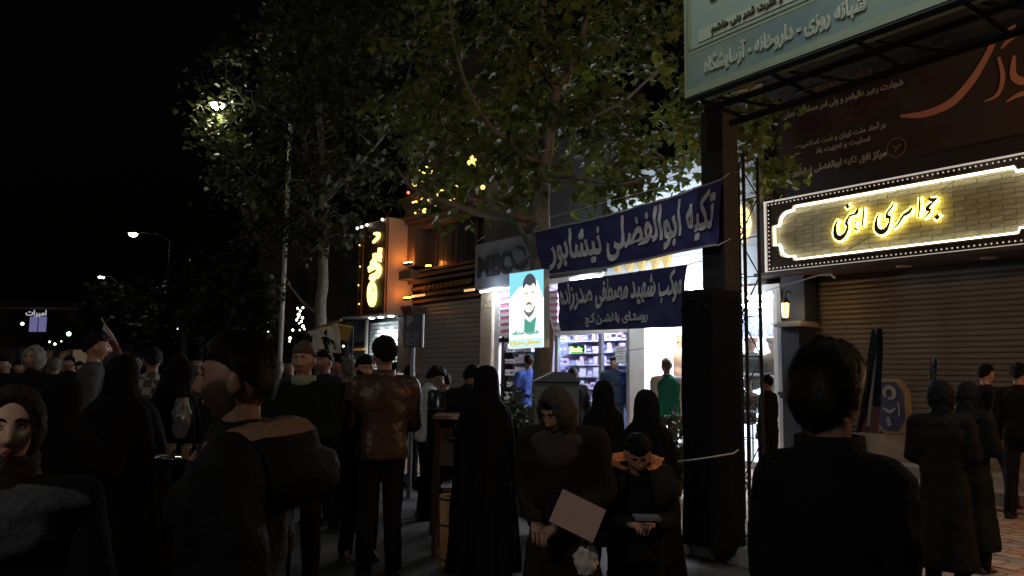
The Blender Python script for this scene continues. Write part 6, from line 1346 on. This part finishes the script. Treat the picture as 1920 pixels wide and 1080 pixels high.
person('dark haired man in pale shirt bending behind the metal urn', 803, 697, 8.3, rad(-75), top_m=CW, bow=.6, hairt=.03, arms='front', H=1.62)
person('man in black leaning near the chador woman', 876, 692, 7.2, rad(-40), top_m=CB, bow=.5, H=1.63, arms='front')
chador('tall woman in black chador with cap shaped veil in the centre', 912, 685, 5.9, rad(10), wide=.80)
# --- centre right
shawl = mat('brown_shawl', (.045, .034, .03), .85, bump=.5, bscale=110)
o, M, hm, wr, el = person('woman in brown headscarf looking down at papers in her hands', 1058, 725, 3.7, rad(180 + 22 - 45), bow=.75, H=1.51, arms='hold', top_m=clothm('coat_brown', (.022, .017, .015)), coat=1, skin=SK, detail=2, hair=HAIR, hairt=.008, headyaw=rad(-22))
scarf_head(o, M, hm, shawl, .020, sd=5, res=(60, 50)); drape_neck(o, M, shawl, .6, 'shawl', 1.15, 5)
c = P(1083, 967, 3.42); ax = Vector((.88, .1, -.42)).normalized(); ay = Vector((.40, .30, .85)).normalized(); az = ax.cross(ay).normalized(); w, h = .105, .075
mb = MB(); mb.hexa([c + ax * a + ay * b + az * d for d in (-.006, .006) for a, b in ((-w, -h), (w, -h), (w, h), (-w, h))])
tag(mb.build('paper_folder', mat('folder', (.42, .33, .33), .5)), 'pale pinkish folder of papers held by the woman in brown headscarf', 'folder')
boyj = clothm('boy', (.012, .012, .014)); orange = mat('orange_lining', (.55, .16, .03), .7, bump=.3, bscale=60)
o, M, hm, wr, el = person('child in dark coat with bright orange hood lining', 1190, 810, 3.8, rad(178), bow=.9, H=1.30, top_m=boyj, detail=2, hair=HAIR, hairt=.026, hood=orange, arms='front', coat=0)
c = P(1212, 970, 3.45); mb = MB(); mb.box(c - Vector((.055, .05, .006)), c + Vector((.055, .05, .006))); tag(mb.build('phone', mat('phone_glass', (.2, .22, .28), .1)), 'small phone held flat by the child with orange hood', 'phone')
chador('woman in black chador in front of the shop window, left of the pair', 1131, 712, 6.4, rad(5), PZ, wide=.72)
chador('shorter woman in black chador right of the pair, below the banner', 1212, 730, 5.6, rad(-5), 0, wide=.85)
grn = clothm('vest_green', (.015, .15, .125))
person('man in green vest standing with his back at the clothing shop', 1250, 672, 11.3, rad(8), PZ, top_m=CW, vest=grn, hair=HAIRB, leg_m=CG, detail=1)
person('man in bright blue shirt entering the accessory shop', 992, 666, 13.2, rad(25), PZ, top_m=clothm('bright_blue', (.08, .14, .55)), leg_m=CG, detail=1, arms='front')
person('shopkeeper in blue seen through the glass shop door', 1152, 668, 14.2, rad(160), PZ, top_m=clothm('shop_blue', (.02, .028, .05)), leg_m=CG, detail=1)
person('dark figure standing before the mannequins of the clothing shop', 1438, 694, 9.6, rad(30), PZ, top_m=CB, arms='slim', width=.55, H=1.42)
# --- right side
o, M, hm, wr, el = person('woman in long dark brown coat and black veil at the right', 1762, 738, 5.2, rad(-35), PZ, bow=.25, top_m=clothm('long_coat', (.014, .011, .009), var=.25, vscale=9), coat=1, leg_m=CB, detail=2, hair=None, H=1.37, arms='hold', wk=.6)
scarf_head(o, M, hm, CB, .026, sd=8, peak=1); drape_neck(o, M, CB, 0, 'veil', 1.12, 8)
o, M, hm, wr, el = person('woman in olive jacket behind the one in long brown coat', 1808, 736, 5.8, rad(-60), PZ, bow=.25, top_m=COLV, coat=1, leg_m=CB, detail=2, hair=None, H=1.38, arms='front', wk=.6)
scarf_head(o, M, hm, CB, .022, sd=9); drape_neck(o, M, CB, 0, 'veil', 1.2, 9)
person('man in dark jacket walking past the beige shutter', 1846, 684, 8.6, rad(-75), PZ, top_m=CB, leg_m=JEAN, detail=2, stride=.8, skin=SK2, arms='down')
person('walking man in olive jacket at the right edge', 1908, 682, 8.0, rad(-50), PZ, top_m=COLV, leg_m=CB, detail=2, stride=.5)
# --- left crowd
o, M, hm, wr, el = person('woman with grey headscarf facing the camera in the left crowd', 68, 650, 7.6, rad(178), top_m=CB, coat=1, hair=None, detail=2, skin=SK2)
scarf_head(o, M, hm, mat('grey_headscarf', (.17, .16, .14), .8, bump=.4), .022, sd=1); drape_neck(o, M, CB, 0, 'veil', 1.2, 2)
person('man in dark cap in the left crowd beside the slanting flag', 180, 624, 6.8, rad(-65), top_m=CG, hair=HAIR, hairt=.024, detail=2)
chador('broad woman in black chador before the man in dark cap', 232, 665, 5.0, rad(15), wide=1.15)
chador('woman in black chador behind the woman with wool scarf', 120, 700, 4.2, rad(-10), wide=1.0)
chador('woman in black chador bending towards the serving table', 322, 668, 5.6, rad(-30), wide=1.0, lean=.6)
m_pl = mat('plaid_shirt', (.05, .05, .055), .8); N = m_pl.node_tree; tc = N.nodes.new('ShaderNodeTexCoord'); ck = N.nodes.new('ShaderNodeTexChecker'); ck.inputs['Scale'].default_value = 14; ck.inputs[1].default_value = (.22, .22, .23, 1); ck.inputs[2].default_value = (.04, .04, .045, 1); N.links.new(tc.outputs['Object'], ck.inputs[0]); N.links.new(ck.outputs[0], N.nodes['Principled BSDF'].inputs[0])
person('man in pale checked shirt in the left crowd', 288, 652, 7.4, rad(35), top_m=m_pl, arms='front', detail=1, width=1.15)
crowd = [(12, 668, 10.5, 170, CB), (38, 676, 12, 190, CG), (105, 672, 11, 20, CN), (132, 668, 13, 165, CB), (150, 678, 14, 200, CG), (215, 674, 12, 40, CB), (258, 672, 13.5, 150, CN), (340, 662, 10, 100, CB), (372, 668, 12.5, 180, CG), (404, 672, 14, 30, CB), (545, 672, 11, 170, CG), (630, 676, 13.5, 60, CN), (655, 664, 14, 190, CB), (742, 680, 13, 15, CB), (1075, 690, 12, 10, CB)]
crowd += [(656, 674, 7.6, 20, CB), (520, 676, 9.5, 200, CB), (768, 686, 10.5, -20, CN), (835, 700, 9.8, 60, CB), (400, 690, 7.5, -60, CB)]
desc = ['at the far left edge behind the wool scarf woman', 'between the far left edge and the grey headscarf', 'just right of the grey headscarf woman', 'under the green far lamp', 'left of the man in dark cap', 'right of the slanting flag', 'left of the checked shirt', 'right of the checked shirt', 'behind the hooded man profile, nearer', 'behind the hooded man profile, farther', 'left of the fair haired man', 'small, between the young man and the cloth banner', 'below the pale cloth banner', 'behind the parking sign post', 'beside the grey cabinet', 'just left of the leather jacket', 'below the pale lamp pole', 'under the parking sign', 'behind the metal tea urn', 'hidden low behind the hooded profile man']
cn = {CB: 'black', CG: 'grey', CN: 'navy'}
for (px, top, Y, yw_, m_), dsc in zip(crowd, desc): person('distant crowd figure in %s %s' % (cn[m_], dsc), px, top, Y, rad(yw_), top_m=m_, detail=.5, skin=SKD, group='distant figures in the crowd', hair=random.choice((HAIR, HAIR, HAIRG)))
# --- dressed dummies in the clothing shop
def mannequin(label, px, py_top, py_bot, d, m_, capm, head=True, belt=True):
    t, h1 = fp(px, py_top, d); h0 = fp(px, py_bot, d)[1]; s = (h1 - h0) / .78; c = FP(t, d, h0); o = thing('mannequin', label, 'mannequin', c); v = Vector; yaw = math.atan2(-FN.x, FN.y); M = T(c, yaw, s)
    Bp = [('e', (0, 0, .42), (.19, .12, .16)), ('e', (0, 0, .25), (.15, .11, .16)), ('e', (0, 0, .08), (.17, .12, .10)), ('c', v((-.12, 0, .50)), v((.12, 0, .50)), .06, .06), ('c', v((.19, 0, .47)), v((.25, .02, .12)), .055, .04), ('c', v((-.19, 0, .47)), v((-.25, .02, .12)), .055, .04)]
    V, Fc = remesh(Bp, .02); mb = MB(); mb.add([M @ v(p) for p in wrinkle(V, .01, px)], Fc); mb.build('tunic', m_, o, True)
    if head:
        hv, hf = headmesh(headr, 24, 20); hm = Matrix.Translation((0, 0, .68)); mb = MB(); mb.add([M @ (hm @ p) for p in hv], hf); mb.tube([M @ v((0, 0, .5)), M @ v((0, 0, .62))], .05 * s, 10); mb.build('head', mat('dummy_skin', (.55, .32, .24), .5), o, True)
        mb = MB(); mb.lathe((0, 0, 0), [(.08, .71), (.10, .72), (.12, .775), (.11, .79), (.04, .80)], 20); m2 = MB(); m2.add([M @ p for p in mb.V], mb.F); m2.build('cap', capm, o, True)
    else: mb = MB(); mb.tube([M @ v((0, 0, .5)), M @ v((0, 0, .72))], .045 * s, 10); mb.ball(M @ v((0, 0, .73)), .05 * s, 10); mb.build('neck', wood, o)
    if belt: mb = MB(); mb.lathe((0, 0, 0), [(.158, .20), (.166, .20), (.166, .245), (.158, .245)], 20, sy=.74); m2 = MB(); m2.add([M @ p for p in mb.V], mb.F); m2.build('belt', mat('belt_white', (.6, .6, .58), .5), o, True)
    mb = MB(); mb.tube([c, v((c.x, c.y, PZ + .12))], .02, 8); mb.build('stand', steel, o); return o
uni = clothm('uniform_olive', (.10, .09, .075)); uni2 = clothm('uniform_tan', (.20, .13, .09)); brn = clothm('dark_tunic', (.11, .07, .05)); 
mannequin('capped mannequin in olive uniform with white belt behind lattice tower', 1408, 634, 730, -.5, uni, mat('cap_red', (.5, .25, .18), .6))
mannequin('capped mannequin in tan uniform beside the shop edge', 1450, 634, 735, -.55, uni2, mat('cap_pale', (.6, .45, .35), .6))
mannequin('headless mannequin in brown open jacket low behind lattice tower', 1404, 712, 795, -.3, brn, None, head=False)
mannequin('mannequin torso in dark brown tunic near the lower blue banner', 1250, 618, 735, -1.2, brn, None, head=False, belt=False)
mannequin('mannequin torso in tan jacket partly behind the black stand', 1276, 622, 735, -1.0, uni2, None, head=False, belt=False)
for sc_ in [TS]: bpy.data.scenes.remove(sc_)
